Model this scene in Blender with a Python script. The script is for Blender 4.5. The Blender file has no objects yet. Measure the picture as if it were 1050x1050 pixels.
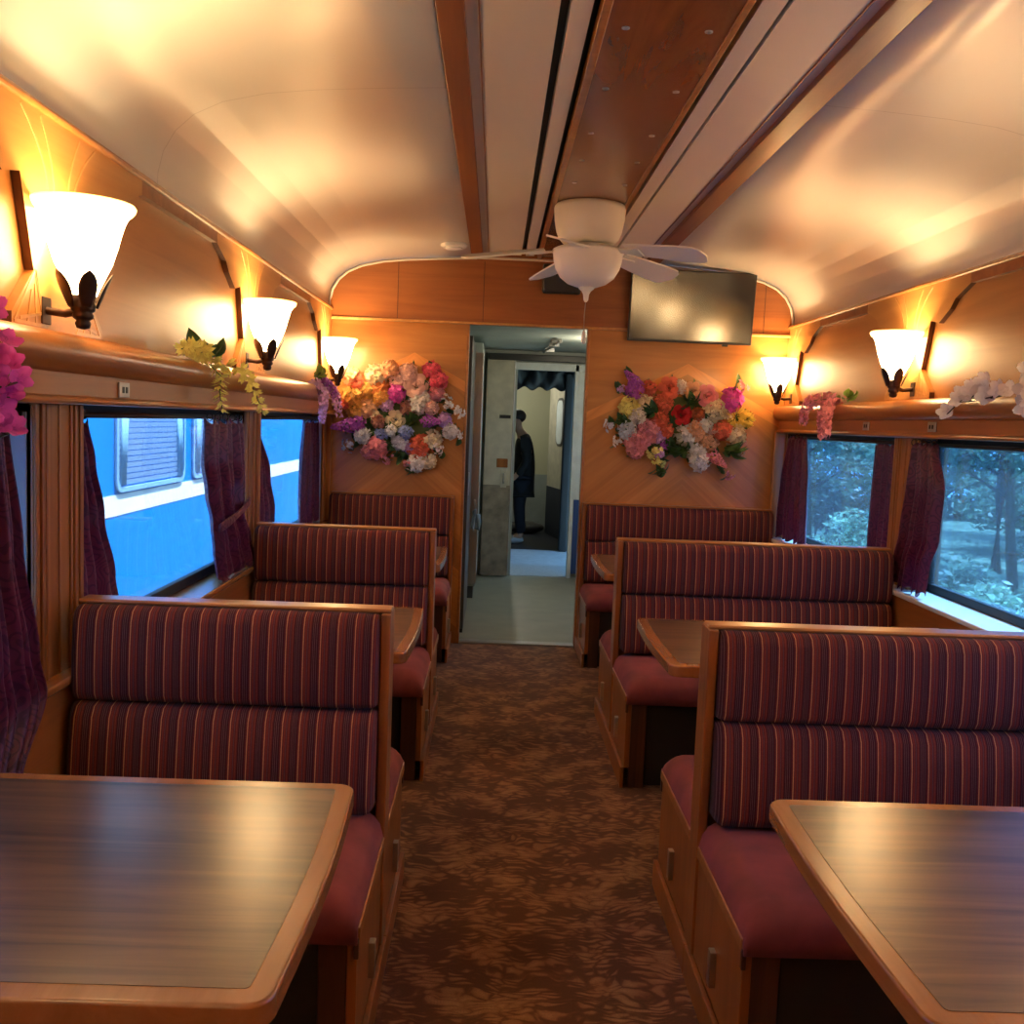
import bpy, bmesh, math, random
from mathutils import Vector, Matrix, Euler
random.seed(7)
S = bpy.context.scene
COL = S.collection
PI = math.pi
V = Vector

# ------------------------------------------------------------------ helpers
class MB:
    """collects geometry for one mesh"""
    def __init__(s): s.v = []; s.f = []; s.sm = []
    def add(s, vs, fs, smooth=False):
        o = len(s.v); s.v += [tuple(v) for v in vs]
        for f in fs: s.f.append([i + o for i in f]); s.sm.append(smooth)
        return s
    def box(s, x0, x1, y0, y1, z0, z1):
        if x0 > x1: x0, x1 = x1, x0
        if y0 > y1: y0, y1 = y1, y0
        if z0 > z1: z0, z1 = z1, z0
        return s.add([(x0,y0,z0),(x1,y0,z0),(x1,y1,z0),(x0,y1,z0),(x0,y0,z1),(x1,y0,z1),(x1,y1,z1),(x0,y1,z1)],
              [(0,3,2,1),(4,5,6,7),(0,1,5,4),(1,2,6,5),(2,3,7,6),(3,0,4,7)])
    def prism(s, poly, axis, a, b, smooth=False):
        """poly: 2-D outline; axis: extrusion axis. x:(y,z) y:(x,z) z:(x,y)"""
        n = len(poly)
        def p(q, t): return {'x':(t,q[0],q[1]),'y':(q[0],t,q[1]),'z':(q[0],q[1],t)}[axis]
        vs = [p(q, a) for q in poly] + [p(q, b) for q in poly]
        o = len(s.v); s.v += vs
        for i in range(n):
            j = (i+1) % n; s.f.append([o+i, o+j, o+n+j, o+n+i]); s.sm.append(smooth)
        s.f.append([o+i for i in range(n)][::-1]); s.sm.append(False)
        s.f.append([o+n+i for i in range(n)]); s.sm.append(False)
        return s
    def lathe(s, prof, c=(0,0,0), n=32, smooth=True, caps=True):
        c = V(c); o = len(s.v); m = len(prof)
        for (r, z) in prof:
            for k in range(n):
                a = 2*PI*k/n; s.v.append((c.x+r*math.cos(a), c.y+r*math.sin(a), c.z+z))
        for i in range(m-1):
            for k in range(n):
                k2 = (k+1) % n
                s.f.append([o+i*n+k, o+i*n+k2, o+(i+1)*n+k2, o+(i+1)*n+k]); s.sm.append(smooth)
        if caps:
            s.f.append([o+k for k in range(n)][::-1]); s.sm.append(False)
            s.f.append([o+(m-1)*n+k for k in range(n)]); s.sm.append(False)
        return s
    def tube(s, pts, r, n=8, taper=None):
        pts = [V(p) for p in pts]; o = len(s.v); m = len(pts)
        up = V((0,0,1))
        for i, p in enumerate(pts):
            t = (pts[min(i+1,m-1)] - pts[max(i-1,0)]).normalized()
            u = t.cross(up)
            if u.length < 1e-3: u = t.cross(V((0,1,0)))
            u.normalize(); w = t.cross(u)
            rr = r if taper is None else r*(1 + (taper-1)*i/(m-1))
            for k in range(n):
                a = 2*PI*k/n; s.v.append(tuple(p + u*rr*math.cos(a) + w*rr*math.sin(a)))
        for i in range(m-1):
            for k in range(n):
                k2 = (k+1) % n
                s.f.append([o+i*n+k, o+i*n+k2, o+(i+1)*n+k2, o+(i+1)*n+k]); s.sm.append(True)
        s.f.append([o+k for k in range(n)][::-1]); s.sm.append(False)
        s.f.append([o+(m-1)*n+k for k in range(n)]); s.sm.append(False)
        return s
    def grid(s, fn, nu, nv, smooth=True):
        o = len(s.v)
        for j in range(nv+1):
            for i in range(nu+1): s.v.append(tuple(fn(i/nu, j/nv)))
        for j in range(nv):
            for i in range(nu):
                a = o+j*(nu+1)+i; s.f.append([a, a+1, a+nu+2, a+nu+1]); s.sm.append(smooth)
        return s
    def ball(s, c, r, sx=1, sy=1, sz=1, n=10, m=7):
        pr = []
        c = V(c); o = len(s.v)
        for i in range(m+1):
            t = PI*i/m
            for k in range(n):
                a = 2*PI*k/n
                s.v.append((c.x+sx*r*math.sin(t)*math.cos(a), c.y+sy*r*math.sin(t)*math.sin(a), c.z+sz*r*math.cos(t)))
        for i in range(m):
            for k in range(n):
                k2=(k+1)%n
                s.f.append([o+i*n+k,o+(i+1)*n+k,o+(i+1)*n+k2,o+i*n+k2]); s.sm.append(True)
        return s
    def build(s, name, mat, parent=None, loc=None, bevel=0, seg=2, recalc=True, solid=0, sub=0, merge=False):
        me = bpy.data.meshes.new(name)
        me.from_pydata(s.v, [], s.f)
        me.polygons.foreach_set('use_smooth', s.sm)
        me.update()
        if recalc or merge:
            bm = bmesh.new(); bm.from_mesh(me)
            if merge: bmesh.ops.remove_doubles(bm, verts=bm.verts, dist=1e-5)
            if recalc: bmesh.ops.recalc_face_normals(bm, faces=bm.faces)
            bm.to_mesh(me); bm.free()
        if mat: me.materials.append(mat)
        o = bpy.data.objects.new(name, me); COL.objects.link(o)
        if parent: o.parent = parent
        if loc: o.location = loc
        if solid:
            md = o.modifiers.new('solid', 'SOLIDIFY'); md.thickness = solid; md.offset = 0
        if bevel:
            md = o.modifiers.new('bevel', 'BEVEL'); md.width = bevel; md.segments = seg
            md.limit_method = 'ANGLE'; md.angle_limit = math.radians(40); md.harden_normals = False
            for p in me.polygons: p.use_smooth = True
            if seg > 0:
                w = o.modifiers.new('wn', 'WEIGHTED_NORMAL'); w.keep_sharp = True
        if sub:
            md = o.modifiers.new('sub', 'SUBSURF'); md.levels = sub; md.render_levels = sub
        return o

def tag(o, label=None, cat=None, group=None, kind=None):
    if label: o['label'] = label
    if cat: o['category'] = cat
    if group: o['group'] = group
    if kind: o['kind'] = kind
    return o
def thing(name, label, cat, loc=(0,0,0), group=None, rz=0):
    o = bpy.data.objects.new(name, None); COL.objects.link(o); o.location = loc; o.rotation_euler = (0,0,rz)
    o.empty_display_size = .05
    return tag(o, label, cat, group)
def struct(o): o['kind'] = 'structure'; return o
def copy_tree(o, loc=None, label=None, parent=None):
    c = o.copy(); COL.objects.link(c)
    if parent: c.parent = parent
    for ch in list(o.children): copy_tree(ch, None, None, c)
    if loc is not None: c.location = loc
    if label: c['label'] = label
    return c

# ------------------------------------------------------------------ materials
def newmat(name):
    m = bpy.data.materials.new(name); m.use_nodes = True
    nt = m.node_tree; b = nt.nodes['Principled BSDF']
    return m, nt, b
def N(nt, t, **kw):
    n = nt.nodes.new(t)
    for k, v in kw.items(): setattr(n, k, v)
    return n
def rgb(c): return (c[0], c[1], c[2], 1)
def ramp(nt, stops, interp='LINEAR'):
    r = N(nt, 'ShaderNodeValToRGB'); cr = r.color_ramp; cr.interpolation = interp
    while len(cr.elements) < len(stops): cr.elements.new(.5)
    for e, (p, c) in zip(cr.elements, stops): e.position = p; e.color = rgb(c)
    return r
def math_(nt, op, a, b=None):
    m = N(nt, 'ShaderNodeMath', operation=op)
    for i, x in enumerate((a, b)):
        if x is None: continue
        if isinstance(x, (int, float)): m.inputs[i].default_value = x
        else: nt.links.new(x, m.inputs[i])
    return m.outputs[0]
def plain(name, c, rough=.5, metal=0, spec=.5, coat=0, noise=0, nscale=30, bump=0, trans=0):
    m, nt, b = newmat(name)
    b.inputs['Base Color'].default_value = rgb(c); b.inputs['Roughness'].default_value = rough
    b.inputs['Metallic'].default_value = metal; b.inputs['Specular IOR Level'].default_value = spec
    b.inputs['Coat Weight'].default_value = coat; b.inputs['Coat Roughness'].default_value = .12
    if noise or bump:
        tc = N(nt, 'ShaderNodeTexCoord'); n = N(nt, 'ShaderNodeTexNoise'); n.inputs['Scale'].default_value = nscale
        n.inputs['Detail'].default_value = 5
        nt.links.new(tc.outputs['Object'], n.inputs['Vector'])
        if noise:
            r = ramp(nt, [(.3, [x*(1-noise) for x in c]), (.7, [min(1, x*(1+noise)) for x in c])])
            nt.links.new(n.outputs['Fac'], r.inputs['Fac']); nt.links.new(r.outputs['Color'], b.inputs['Base Color'])
        if bump:
            bp = N(nt, 'ShaderNodeBump'); bp.inputs['Strength'].default_value = bump; bp.inputs['Distance'].default_value = .003
            nt.links.new(n.outputs['Fac'], bp.inputs['Height']); nt.links.new(bp.outputs['Normal'], b.inputs['Normal'])
    return m
def wood(name, dark, light, axis='y', across=16, along=.9, rough=.35, coat=.25, contrast=(.3,.72), distort=1.2, rot=0):
    m, nt, b = newmat(name)
    tc = N(nt, 'ShaderNodeTexCoord'); mp = N(nt, 'ShaderNodeMapping')
    sc = [across]*3; sc['xyz'.index(axis)] = along
    mp.inputs['Scale'].default_value = sc
    oi = N(nt, 'ShaderNodeObjectInfo'); cb = N(nt, 'ShaderNodeCombineXYZ')
    rr = math_(nt, 'MULTIPLY', oi.outputs['Random'], 37.0)
    for i in range(3): nt.links.new(rr, cb.inputs[i])
    nt.links.new(tc.outputs['Object'], mp.inputs['Vector']); nt.links.new(cb.outputs[0], mp.inputs['Location'])
    n = N(nt, 'ShaderNodeTexNoise'); n.inputs['Scale'].default_value = 1; n.inputs['Detail'].default_value = 6
    n.inputs['Roughness'].default_value = .62; n.inputs['Distortion'].default_value = distort
    nt.links.new(mp.outputs[0], n.inputs['Vector'])
    mid = [(a+c)/2 for a, c in zip(dark, light)]
    r = ramp(nt, [(contrast[0], dark), (.5, mid), (contrast[1], light)])
    nt.links.new(n.outputs['Fac'], r.inputs['Fac']); nt.links.new(r.outputs['Color'], b.inputs['Base Color'])
    b.inputs['Roughness'].default_value = rough; b.inputs['Coat Weight'].default_value = coat; b.inputs['Coat Roughness'].default_value = .24
    return m

M = {}
M['honey'] = wood('honey_panel', (.37,.135,.026), (.50,.20,.045), 'y', 9, .5, .42, .15)
M['honey_light'] = wood('honey_light', (.44,.175,.036), (.58,.26,.065), 'y', 9, .6, .38, .3)
M['post'] = wood('post_wood', (.24,.075,.014), (.55,.22,.05), 'z', 14, .5, .38, .3)
M['shelf'] = wood('shelf_wood', (.33,.105,.020), (.48,.17,.036), 'y', 16, .6, .34, .3)
M['dark_edge'] = wood('dark_edge_wood', (.06,.016,.006), (.11,.03,.01), 'z', 20, 1, .4, .2)
M['header'] = wood('header_wood', (.24,.065,.013), (.36,.115,.025), 'x', 1.2, 9, .38, .3)
M['header'] = wood('header_wood', (.24,.068,.014), (.37,.12,.027), 'x', 14, .8, .38, .3)
M['beam'] = wood('beam_wood', (.16,.045,.010), (.26,.08,.018), 'y', 18, .8, .4, .2)
M['ceil_wood'] = wood('ceiling_panel_wood', (.17,.05,.012), (.28,.09,.022), 'y', 7, 1.2, .25, .5, distort=2.5)
M['bench_wood'] = wood('bench_wood', (.22,.065,.013), (.36,.12,.026), 'z', 18, 1.0, .35, .3)
M['cap_wood'] = wood('cap_wood', (.30,.10,.02), (.46,.18,.04), 'x', 18, .8, .3, .4)
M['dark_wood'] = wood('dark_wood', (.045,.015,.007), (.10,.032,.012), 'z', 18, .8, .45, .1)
M['table_edge'] = wood('table_edge_wood', (.28,.095,.022), (.40,.15,.04), 'y', 14, 1.2, .25, .5)
M['laminate'] = wood('table_laminate', (.040,.018,.009), (.17,.085,.040), 'x', 24, 1.2, .24, .6, contrast=(.33,.68), distort=.8)
M['ceiling'] = plain('ceiling_paint', (.74,.68,.59), .30, spec=.55)
M['ceiling_mid'] = plain('ceiling_strip_paint', (.72,.63,.53), .42)
M['slot'] = plain('slot_black', (.012,.011,.010), .6)
M['velvet'] = plain('rose_velvet', (.22,.042,.036), .85, noise=.25, nscale=9, bump=.3)
for k in ('velvet',):
    b = M[k].node_tree.nodes['Principled BSDF']; b.inputs['Sheen Weight'].default_value = .08; b.inputs['Sheen Tint'].default_value = (1,.6,.55,1)
M['brass'] = plain('brushed_nickel', (.55,.52,.47), .35, 1)
M['steel'] = plain('steel', (.5,.5,.5), .3, 1)
M['bronze'] = plain('dark_bronze', (.055,.028,.020), .4, .6)
M['white_fan'] = plain('fan_white', (.80,.77,.72), .4)
M['black'] = plain('black_plastic', (.012,.012,.013), .4)
M['rubber'] = plain('black_rubber', (.015,.014,.014), .6)
M['screen'] = plain('tv_screen', (.012,.010,.008), .16, spec=.9)
M['screen'].node_tree.nodes['Principled BSDF'].inputs['Coat Weight'].default_value = .5
M['paper'] = plain('white_paper', (.85,.85,.85), .6)
M['leaf'] = plain('silk_leaf', (.05,.12,.035), .5, noise=.35, nscale=25)
M['leaf_light'] = plain('silk_leaf_light', (.22,.33,.05), .5, noise=.3, nscale=25)
M['stem'] = plain('silk_stem', (.10,.16,.05), .6)

def stripes():
    m, nt, b = newmat('striped_moquette')
    tc = N(nt, 'ShaderNodeTexCoord'); sx = N(nt, 'ShaderNodeSeparateXYZ'); nt.links.new(tc.outputs['Object'], sx.inputs[0])
    f = math_(nt, 'FRACT', math_(nt, 'DIVIDE', sx.outputs['X'], .0412))
    base = (.120,.020,.020); dk = (.050,.010,.015); gr = (.135,.058,.060); rd = (.19,.036,.026); tan = (.52,.25,.11)
    st = [(0,tan),(.055,base),(.12,rd),(.20,base),(.25,gr),(.29,base),(.36,rd),(.44,base),(.50,dk),(.56,gr),(.60,dk),(.66,gr),(.70,dk),(.78,gr),(.82,dk),(.90,base)]
    r = ramp(nt, st, 'CONSTANT'); nt.links.new(f, r.inputs['Fac'])
    n = N(nt, 'ShaderNodeTexNoise'); n.inputs['Scale'].default_value = 350; n.inputs['Detail'].default_value = 2
    nt.links.new(tc.outputs['Object'], n.inputs['Vector'])
    mx = N(nt, 'ShaderNodeMix', data_type='RGBA', blend_type='MULTIPLY'); mx.inputs['Factor'].default_value = .5
    r2 = ramp(nt, [(.3,(.55,.55,.55)),(.7,(1,1,1))]); nt.links.new(n.outputs['Fac'], r2.inputs['Fac'])
    nt.links.new(r.outputs['Color'], mx.inputs['A']); nt.links.new(r2.outputs['Color'], mx.inputs['B'])
    nt.links.new(mx.outputs['Result'], b.inputs['Base Color'])
    b.inputs['Roughness'].default_value = .85; b.inputs['Sheen Weight'].default_value = .06; b.inputs['Specular IOR Level'].default_value = .15
    return m
M['stripe'] = stripes()

def carpet():
    m, nt, b = newmat('leaf_carpet')
    tc = N(nt, 'ShaderNodeTexCoord')
    wn = N(nt, 'ShaderNodeTexNoise'); wn.inputs['Scale'].default_value = 6; wn.inputs['Detail'].default_value = 2
    nt.links.new(tc.outputs['Object'], wn.inputs['Vector'])
    vm = N(nt, 'ShaderNodeVectorMath', operation='SCALE'); vm.inputs['Scale'].default_value = .16; nt.links.new(wn.outputs['Color'], vm.inputs[0])
    va = N(nt, 'ShaderNodeVectorMath', operation='ADD'); nt.links.new(tc.outputs['Object'], va.inputs[0]); nt.links.new(vm.outputs[0], va.inputs[1])
    # two crossing families of leaf-shaped cells
    outs = []
    for rot, sc in ((.6,(15,46,10)), (-.75,(16,48,10))):
        mp = N(nt, 'ShaderNodeMapping'); mp.inputs['Rotation'].default_value = (0,0,rot); mp.inputs['Scale'].default_value = sc
        nt.links.new(va.outputs[0], mp.inputs['Vector'])
        vo = N(nt, 'ShaderNodeTexVoronoi', feature='DISTANCE_TO_EDGE'); vo.inputs['Scale'].default_value = 1
        nt.links.new(mp.outputs[0], vo.inputs['Vector']); outs.append(vo.outputs['Distance'])
    big = N(nt, 'ShaderNodeTexNoise'); big.inputs['Scale'].default_value = 4.2; big.inputs['Detail'].default_value = 3; big.inputs['Roughness'].default_value=.6
    nt.links.new(tc.outputs['Object'], big.inputs['Vector'])
    sel = ramp(nt, [(.46,(0,0,0)),(.54,(1,1,1))]); nt.links.new(big.outputs['Fac'], sel.inputs['Fac'])
    mx = N(nt, 'ShaderNodeMix', data_type='FLOAT'); nt.links.new(sel.outputs['Color'], mx.inputs['Factor'])
    nt.links.new(outs[0], mx.inputs['A']); nt.links.new(outs[1], mx.inputs['B'])
    # per-area threshold so some areas are mostly tan, some mostly brown
    b2 = N(nt, 'ShaderNodeTexNoise'); b2.inputs['Scale'].default_value = 7; b2.inputs['Detail'].default_value = 4
    nt.links.new(tc.outputs['Object'], b2.inputs['Vector'])
    d = math_(nt, 'ADD', mx.outputs['Result'], math_(nt, 'MULTIPLY', math_(nt, 'SUBTRACT', b2.outputs['Fac'], .5), 1.15))
    r = ramp(nt, [(.02,(.115,.038,.017)),(.13,(.17,.063,.028)),(.20,(.30,.14,.062)),(.5,(.43,.235,.11))])
    nt.links.new(d, r.inputs['Fac'])
    fn = N(nt, 'ShaderNodeTexNoise'); fn.inputs['Scale'].default_value = 260; nt.links.new(tc.outputs['Object'], fn.inputs['Vector'])
    r2 = ramp(nt, [(.3,(.6,.6,.6)),(.7,(1.0,1.0,1.0))]); nt.links.new(fn.outputs['Fac'], r2.inputs['Fac'])
    mm = N(nt, 'ShaderNodeMix', data_type='RGBA', blend_type='MULTIPLY'); mm.inputs['Factor'].default_value = .8
    nt.links.new(r.outputs['Color'], mm.inputs['A']); nt.links.new(r2.outputs['Color'], mm.inputs['B'])
    nt.links.new(mm.outputs['Result'], b.inputs['Base Color'])
    b.inputs['Roughness'].default_value = .8; b.inputs['Sheen Weight'].default_value = .15; b.inputs['Specular IOR Level'].default_value = .25
    return m
M['carpet'] = carpet()

def damask():
    m, nt, b = newmat('burgundy_damask')
    tc = N(nt, 'ShaderNodeTexCoord')
    n = N(nt, 'ShaderNodeTexNoise'); n.inputs['Scale'].default_value = 14; n.inputs['Detail'].default_value = 1
    nt.links.new(tc.outputs['Object'], n.inputs['Vector'])
    w = N(nt, 'ShaderNodeMath', operation='SINE'); nt.links.new(math_(nt, 'MULTIPLY', n.outputs['Fac'], 60.0), w.inputs[0])
    r = ramp(nt, [(.40,(.135,.014,.036)),(.55,(.045,.005,.014))]); nt.links.new(w.outputs[0], r.inputs['Fac'])
    r3 = ramp(nt, [(.35,(.35,.35,.35)),(.6,(.6,.6,.6))]); nt.links.new(w.outputs[0], r3.inputs['Fac'])
    nt.links.new(r.outputs['Color'], b.inputs['Base Color']); nt.links.new(r3.outputs['Color'], b.inputs['Roughness'])
    b.inputs['Sheen Weight'].default_value = .3; b.inputs['Sheen Tint'].default_value = (.9,.4,.6,1)
    # thin cloth lets some daylight through
    t = N(nt, 'ShaderNodeBsdfTranslucent'); t.inputs['Color'].default_value = (.30,.05,.22,1)
    ms = N(nt, 'ShaderNodeMixShader'); ms.inputs[0].default_value = .22
    nt.links.new(b.outputs[0], ms.inputs[1]); nt.links.new(t.outputs[0], ms.inputs[2])
    nt.links.new(ms.outputs[0], nt.nodes['Material Output'].inputs['Surface'])
    return m
M['damask'] = damask()

def silk(name, c, var=.25):
    m, nt, b = newmat('silk_'+name)
    g = N(nt, 'ShaderNodeNewGeometry')
    r = ramp(nt, [(0,[x*(1-var) for x in c]),(1,[min(1,x*(1+var*.6)+.02) for x in c])])
    nt.links.new(g.outputs['Random Per Island'], r.inputs['Fac']); nt.links.new(r.outputs['Color'], b.inputs['Base Color'])
    b.inputs['Roughness'].default_value = .6; b.inputs['Specular IOR Level'].default_value = .25
    t = N(nt, 'ShaderNodeBsdfTranslucent'); nt.links.new(r.outputs['Color'], t.inputs['Color'])
    ms = N(nt, 'ShaderNodeMixShader'); ms.inputs[0].default_value = .25
    nt.links.new(b.outputs[0], ms.inputs[1]); nt.links.new(t.outputs[0], ms.inputs[2])
    nt.links.new(ms.outputs[0], nt.nodes['Material Output'].inputs['Surface'])
    return m
FC = dict(peach=(.90,.52,.32), orange=(.85,.33,.10), gold=(.85,.50,.14), yellow=(.85,.68,.16), coral=(.82,.20,.12), pink=(.90,.36,.42),
          hotpink=(.86,.14,.24), palepink=(.92,.60,.56), magenta=(.62,.09,.42), purple=(.44,.12,.62), lilac=(.66,.42,.80), white=(.88,.87,.86),
          cream=(.90,.78,.56), blue=(.28,.38,.80), iceblue=(.72,.78,.92), red=(.55,.015,.03), rust=(.55,.16,.07), brownpink=(.45,.22,.18),
          fuchsia=(.78,.12,.60), lemon=(.96,.86,.28), rosepink=(.85,.30,.36), blush=(.95,.80,.76))
for k, c in FC.items(): M['f_'+k] = silk(k, c)

# ------------------------------------------------------------------ dimensions
CX = .3825
WL, WR = -1.04, 1.805           # inner wall faces
YB, YE = -2.2, 6.05             # ends of the saloon
SILL, WTOP = .75, 1.40
GL, GR = -1.12, 1.885           # glass planes
# ------------------------------------------------------------------ shell
fl = MB().box(WL-.12, WR+.12, YB, YE, -.06, 0).build('floor', M['carpet']); struct(fl)
# ceiling : one bent sheet
half = [(1.4225,2.035),(1.421,2.10),(1.405,2.165),(1.37,2.225),(1.315,2.275),(1.23,2.315),(1.10,2.345),(.95,2.362),(.75,2.376),(.54,2.387)]
prof = [(CX-h, z) for h, z in half] + [(CX+h, z) for h, z in half[::-1]]
def ceil_sheet(pr, y0, y1, name, mat, sol):
    b = MB(); n = len(pr)
    b.add([(x,y0,z) for x,z in pr]+[(x,y1,z) for x,z in pr], [(i,i+1,n+i+1,n+i) for i in range(n-1)], True)
    o = b.build(name, mat, recalc=False); md = o.modifiers.new('s','SOLIDIFY'); md.thickness = .03; md.offset = sol
    return struct(o)
def ceil_mat():
    m = M['ceiling']; nt = m.node_tree; b = nt.nodes['Principled BSDF']
    tc = N(nt,'ShaderNodeTexCoord'); sx = N(nt,'ShaderNodeSeparateXYZ'); nt.links.new(tc.outputs['Object'], sx.inputs[0])
    f = math_(nt,'ABSOLUTE', math_(nt,'SUBTRACT', sx.outputs['Y'], 3.02))
    g = math_(nt,'LESS_THAN', f, .0022)
    mx = N(nt,'ShaderNodeMix', data_type='RGBA'); nt.links.new(g, mx.inputs['Factor'])
    mx.inputs['A'].default_value = (.74,.68,.59,1); mx.inputs['B'].default_value = (.52,.46,.39,1)
    nt.links.new(mx.outputs['Result'], b.inputs['Base Color'])
    n = N(nt,'ShaderNodeTexNoise'); n.inputs['Scale'].default_value = 1.6; n.inputs['Detail'].default_value = 1; nt.links.new(tc.outputs['Object'], n.inputs['Vector'])
    bp = N(nt,'ShaderNodeBump'); bp.inputs['Strength'].default_value = .35; bp.inputs['Distance'].default_value = .02
    nt.links.new(n.outputs['Fac'], bp.inputs['Height']); nt.links.new(bp.outputs['Normal'], b.inputs['Normal'])
ceil_mat()
nl = len(half)
ceil_sheet(prof[:nl], YB, YE, 'ceiling', M['ceiling'], 1)
ceil_sheet(prof[nl:], YB, YE, 'ceiling', M['ceiling'], 1)
# centre strip of the ceiling
def cs(name, x0, x1, z0, z1, mat, bev=0):
    return struct(MB().box(x0, x1, YB, YE-.005, z0, z1).build(name, mat, bevel=bev))
cs('ceiling', -.16, .118, 2.405, 2.45, M['ceiling_mid'])
cs('ceiling', .145, .197, 2.405, 2.45, M['ceiling_mid'])
cs('ceiling', .589, .647, 2.405, 2.45, M['ceiling_mid'])
cs('ceiling', .660, .93, 2.405, 2.45, M['ceiling_mid'])
cs('ceiling', -.17, .94, 2.452, 2.47, M['slot'])
cs('trim_1', -.182, -.112, 2.382, 2.404, M['beam'], .003)
cs('trim_2', .868, .951, 2.382, 2.404, M['beam'], .003)
cs('trim_3', -.080, -.076, 2.400, 2.406, M['beam'])
cs('trim_4', .835, .839, 2.400, 2.406, M['beam'])
cs('trim_5', .224, .563, 2.398, 2.43, M['ceil_wood'])
cs('trim_6', .216, .240, 2.390, 2.43, M['cap_wood'], .002)
cs('trim_7', .549, .567, 2.392, 2.43, M['cap_wood'], .002)
# screws in the wooden centre panel
k = 0
for y in (2.55, 3.0, 3.45, 3.8, 4.15):
    for x in (.29, .50):
        t = MB().lathe([(.011,.003),(.010,-.001),(.0045,-.002),(.004,-.0005)], (x, y, 2.397), 14).build('screw', M['steel'])
        tag(t, 'round steel screw head in the wooden ceiling panel', 'screw', 'screws in the wooden ceiling panel')

def wall_side(side):
    W = WL if side == 'left' else WR; s = -1 if side == 'left' else 1     # s: outward
    out = W + s*.12
    if side == 'left': wins = [(.55,2.21),(2.467,4.08),(4.325,5.94)]
    else: wins = [(.80,2.33),(2.58,4.11),(4.36,5.99)]
    b = MB()
    b.box(W, out, YB, YE, WTOP, 2.10)
    y = YB
    for a, c in wins: b.box(W, out, y, a, SILL, WTOP); y = c
    b.box(W, out, y, YE, SILL, WTOP)
    struct(b.build('wall_'+side, M['honey']))
    wi = W - s*.065 if side == 'right' else W - s*.03
    wi = -1.01 if side == 'left' else 1.74
    struct(MB().box(wi, out, YB, YE, 0, SILL-.022).build('wall_'+side, M['shelf']))
    si = -.995 if side == 'left' else 1.725
    o = MB().box(si, W+s*.1, YB, YE-.002, SILL-.022, SILL).build('trim_8' if s < 0 else 'trim_9', M['sill'] if s < 0 else M['sill_sunlit'], bevel=.006); struct(o)
    # shelf + fascia moulding above the windows
    pr = [(0,1.40),(.060,1.40),(.066,1.408),(.060,1.417),(.050,1.419),(.050,1.474),(.072,1.480),(.086,1.500),(.088,1.525),(.078,1.548),(.060,1.560),(0,1.560)]
    o = MB().prism([(W - s*d, z) for d, z in pr], 'y', YB, YE-.005).build('trim_10' if s < 0 else 'trim_11', M['shelf'], bevel=.003); struct(o)
    # pilasters between windows
    edges = [w for w in wins]
    for i in range(len(wins)):
        a = wins[i][1]; c = wins[i+1][0] if i+1 < len(wins) else YE-.002
        q = W - s*.006
        bb = MB().box(q, W+s*.09, a, c, SILL, WTOP-.001)
        if c - a > .2:
            for (u0, u1, d) in ((0,.018,.006),(.03,.045,.008),(.055,.065,.006),(.125,.135,.004),(.185,.195,.006),(.205,.22,.008),(c-a-.018,c-a,.006)):
                bb.box(q - s*d, q, a+u0, a+u1, SILL, WTOP-.001)
        struct(bb.build('trim_%d' % (12+i + (0 if s < 0 else 5)), M['post'], bevel=.002))
    # windows : gasket frame + pane
    G = GL if s < 0 else GR
    for i, (a, c) in enumerate(wins):
        f = MB()
        f.box(G-.012, G+.012, a, c, SILL, SILL+.035); f.box(G-.012, G+.012, a, c, WTOP-.02, WTOP)
        f.box(G-.012, G+.012, a, a+.03, SILL, WTOP); f.box(G-.012, G+.012, c-.03, c, SILL, WTOP)
        fo = struct(f.build('window_%d' % (i+1 + (0 if s < 0 else 4)), M['rubber'], bevel=.003))
        for yy in (a+.003, c-.003): MB().box(W+s*.008, G-s*.014, yy-.003, yy+.003, SILL, WTOP-.02).build('jamb', M['grey_jamb'], fo)
        struct(MB().box(G-.003, G+.003, a+.02, c-.02, SILL+.02, WTOP-.012).build('pane', M['glass'] if s < 0 else M['glass_hazy'], fo))
    return wins
def glass(name, tint, haze):
    m, nt, b = newmat(name); out = nt.nodes['Material Output']
    t = N(nt,'ShaderNodeBsdfTransparent'); t.inputs[0].default_value = rgb(tint)
    g = N(nt,'ShaderNodeBsdfGlossy'); g.inputs['Roughness'].default_value = .03
    d = N(nt,'ShaderNodeBsdfTranslucent'); d.inputs[0].default_value = (.8,.9,1,1)
    fr = N(nt,'ShaderNodeFresnel'); fr.inputs[0].default_value = 1.45
    a = N(nt,'ShaderNodeMixShader'); a.inputs[0].default_value = haze; nt.links.new(t.outputs[0], a.inputs[1]); nt.links.new(d.outputs[0], a.inputs[2])
    c = N(nt,'ShaderNodeMixShader'); nt.links.new(math_(nt,'MULTIPLY', fr.outputs[0], .6), c.inputs[0]); nt.links.new(a.outputs[0], c.inputs[1]); nt.links.new(g.outputs[0], c.inputs[2])
    nt.links.new(c.outputs[0], out.inputs['Surface']); return m
M['glass'] = glass('window_glass', (.95,.98,1), .0)
M['glass_hazy'] = glass('hazy_window_glass', (.50,.75,1), .03)
M['sill'] = wood('sill_wood', (.34,.13,.035), (.50,.22,.07), 'y', 14, .8, .22, .5)
M['grey_jamb'] = plain('grey_jamb_paint', (.34,.35,.38), .5)
M['sill_sunlit'] = plain('sunlit_sill', (.72,.69,.64), .35)  # sunlight on the right sill is put into its colour
wall_side('left'); wall_side('right')
lb_ = M['laminate'].node_tree.nodes['Principled BSDF']; lb_.inputs['Coat Weight'].default_value = .5; lb_.inputs['Coat Roughness'].default_value = .24; lb_.inputs['Roughness'].default_value = .3
struct(MB().box(WL-.12, WR+.12, YB-.08, YB, 0, 2.5).build('wall_front', M['honey']))

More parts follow.
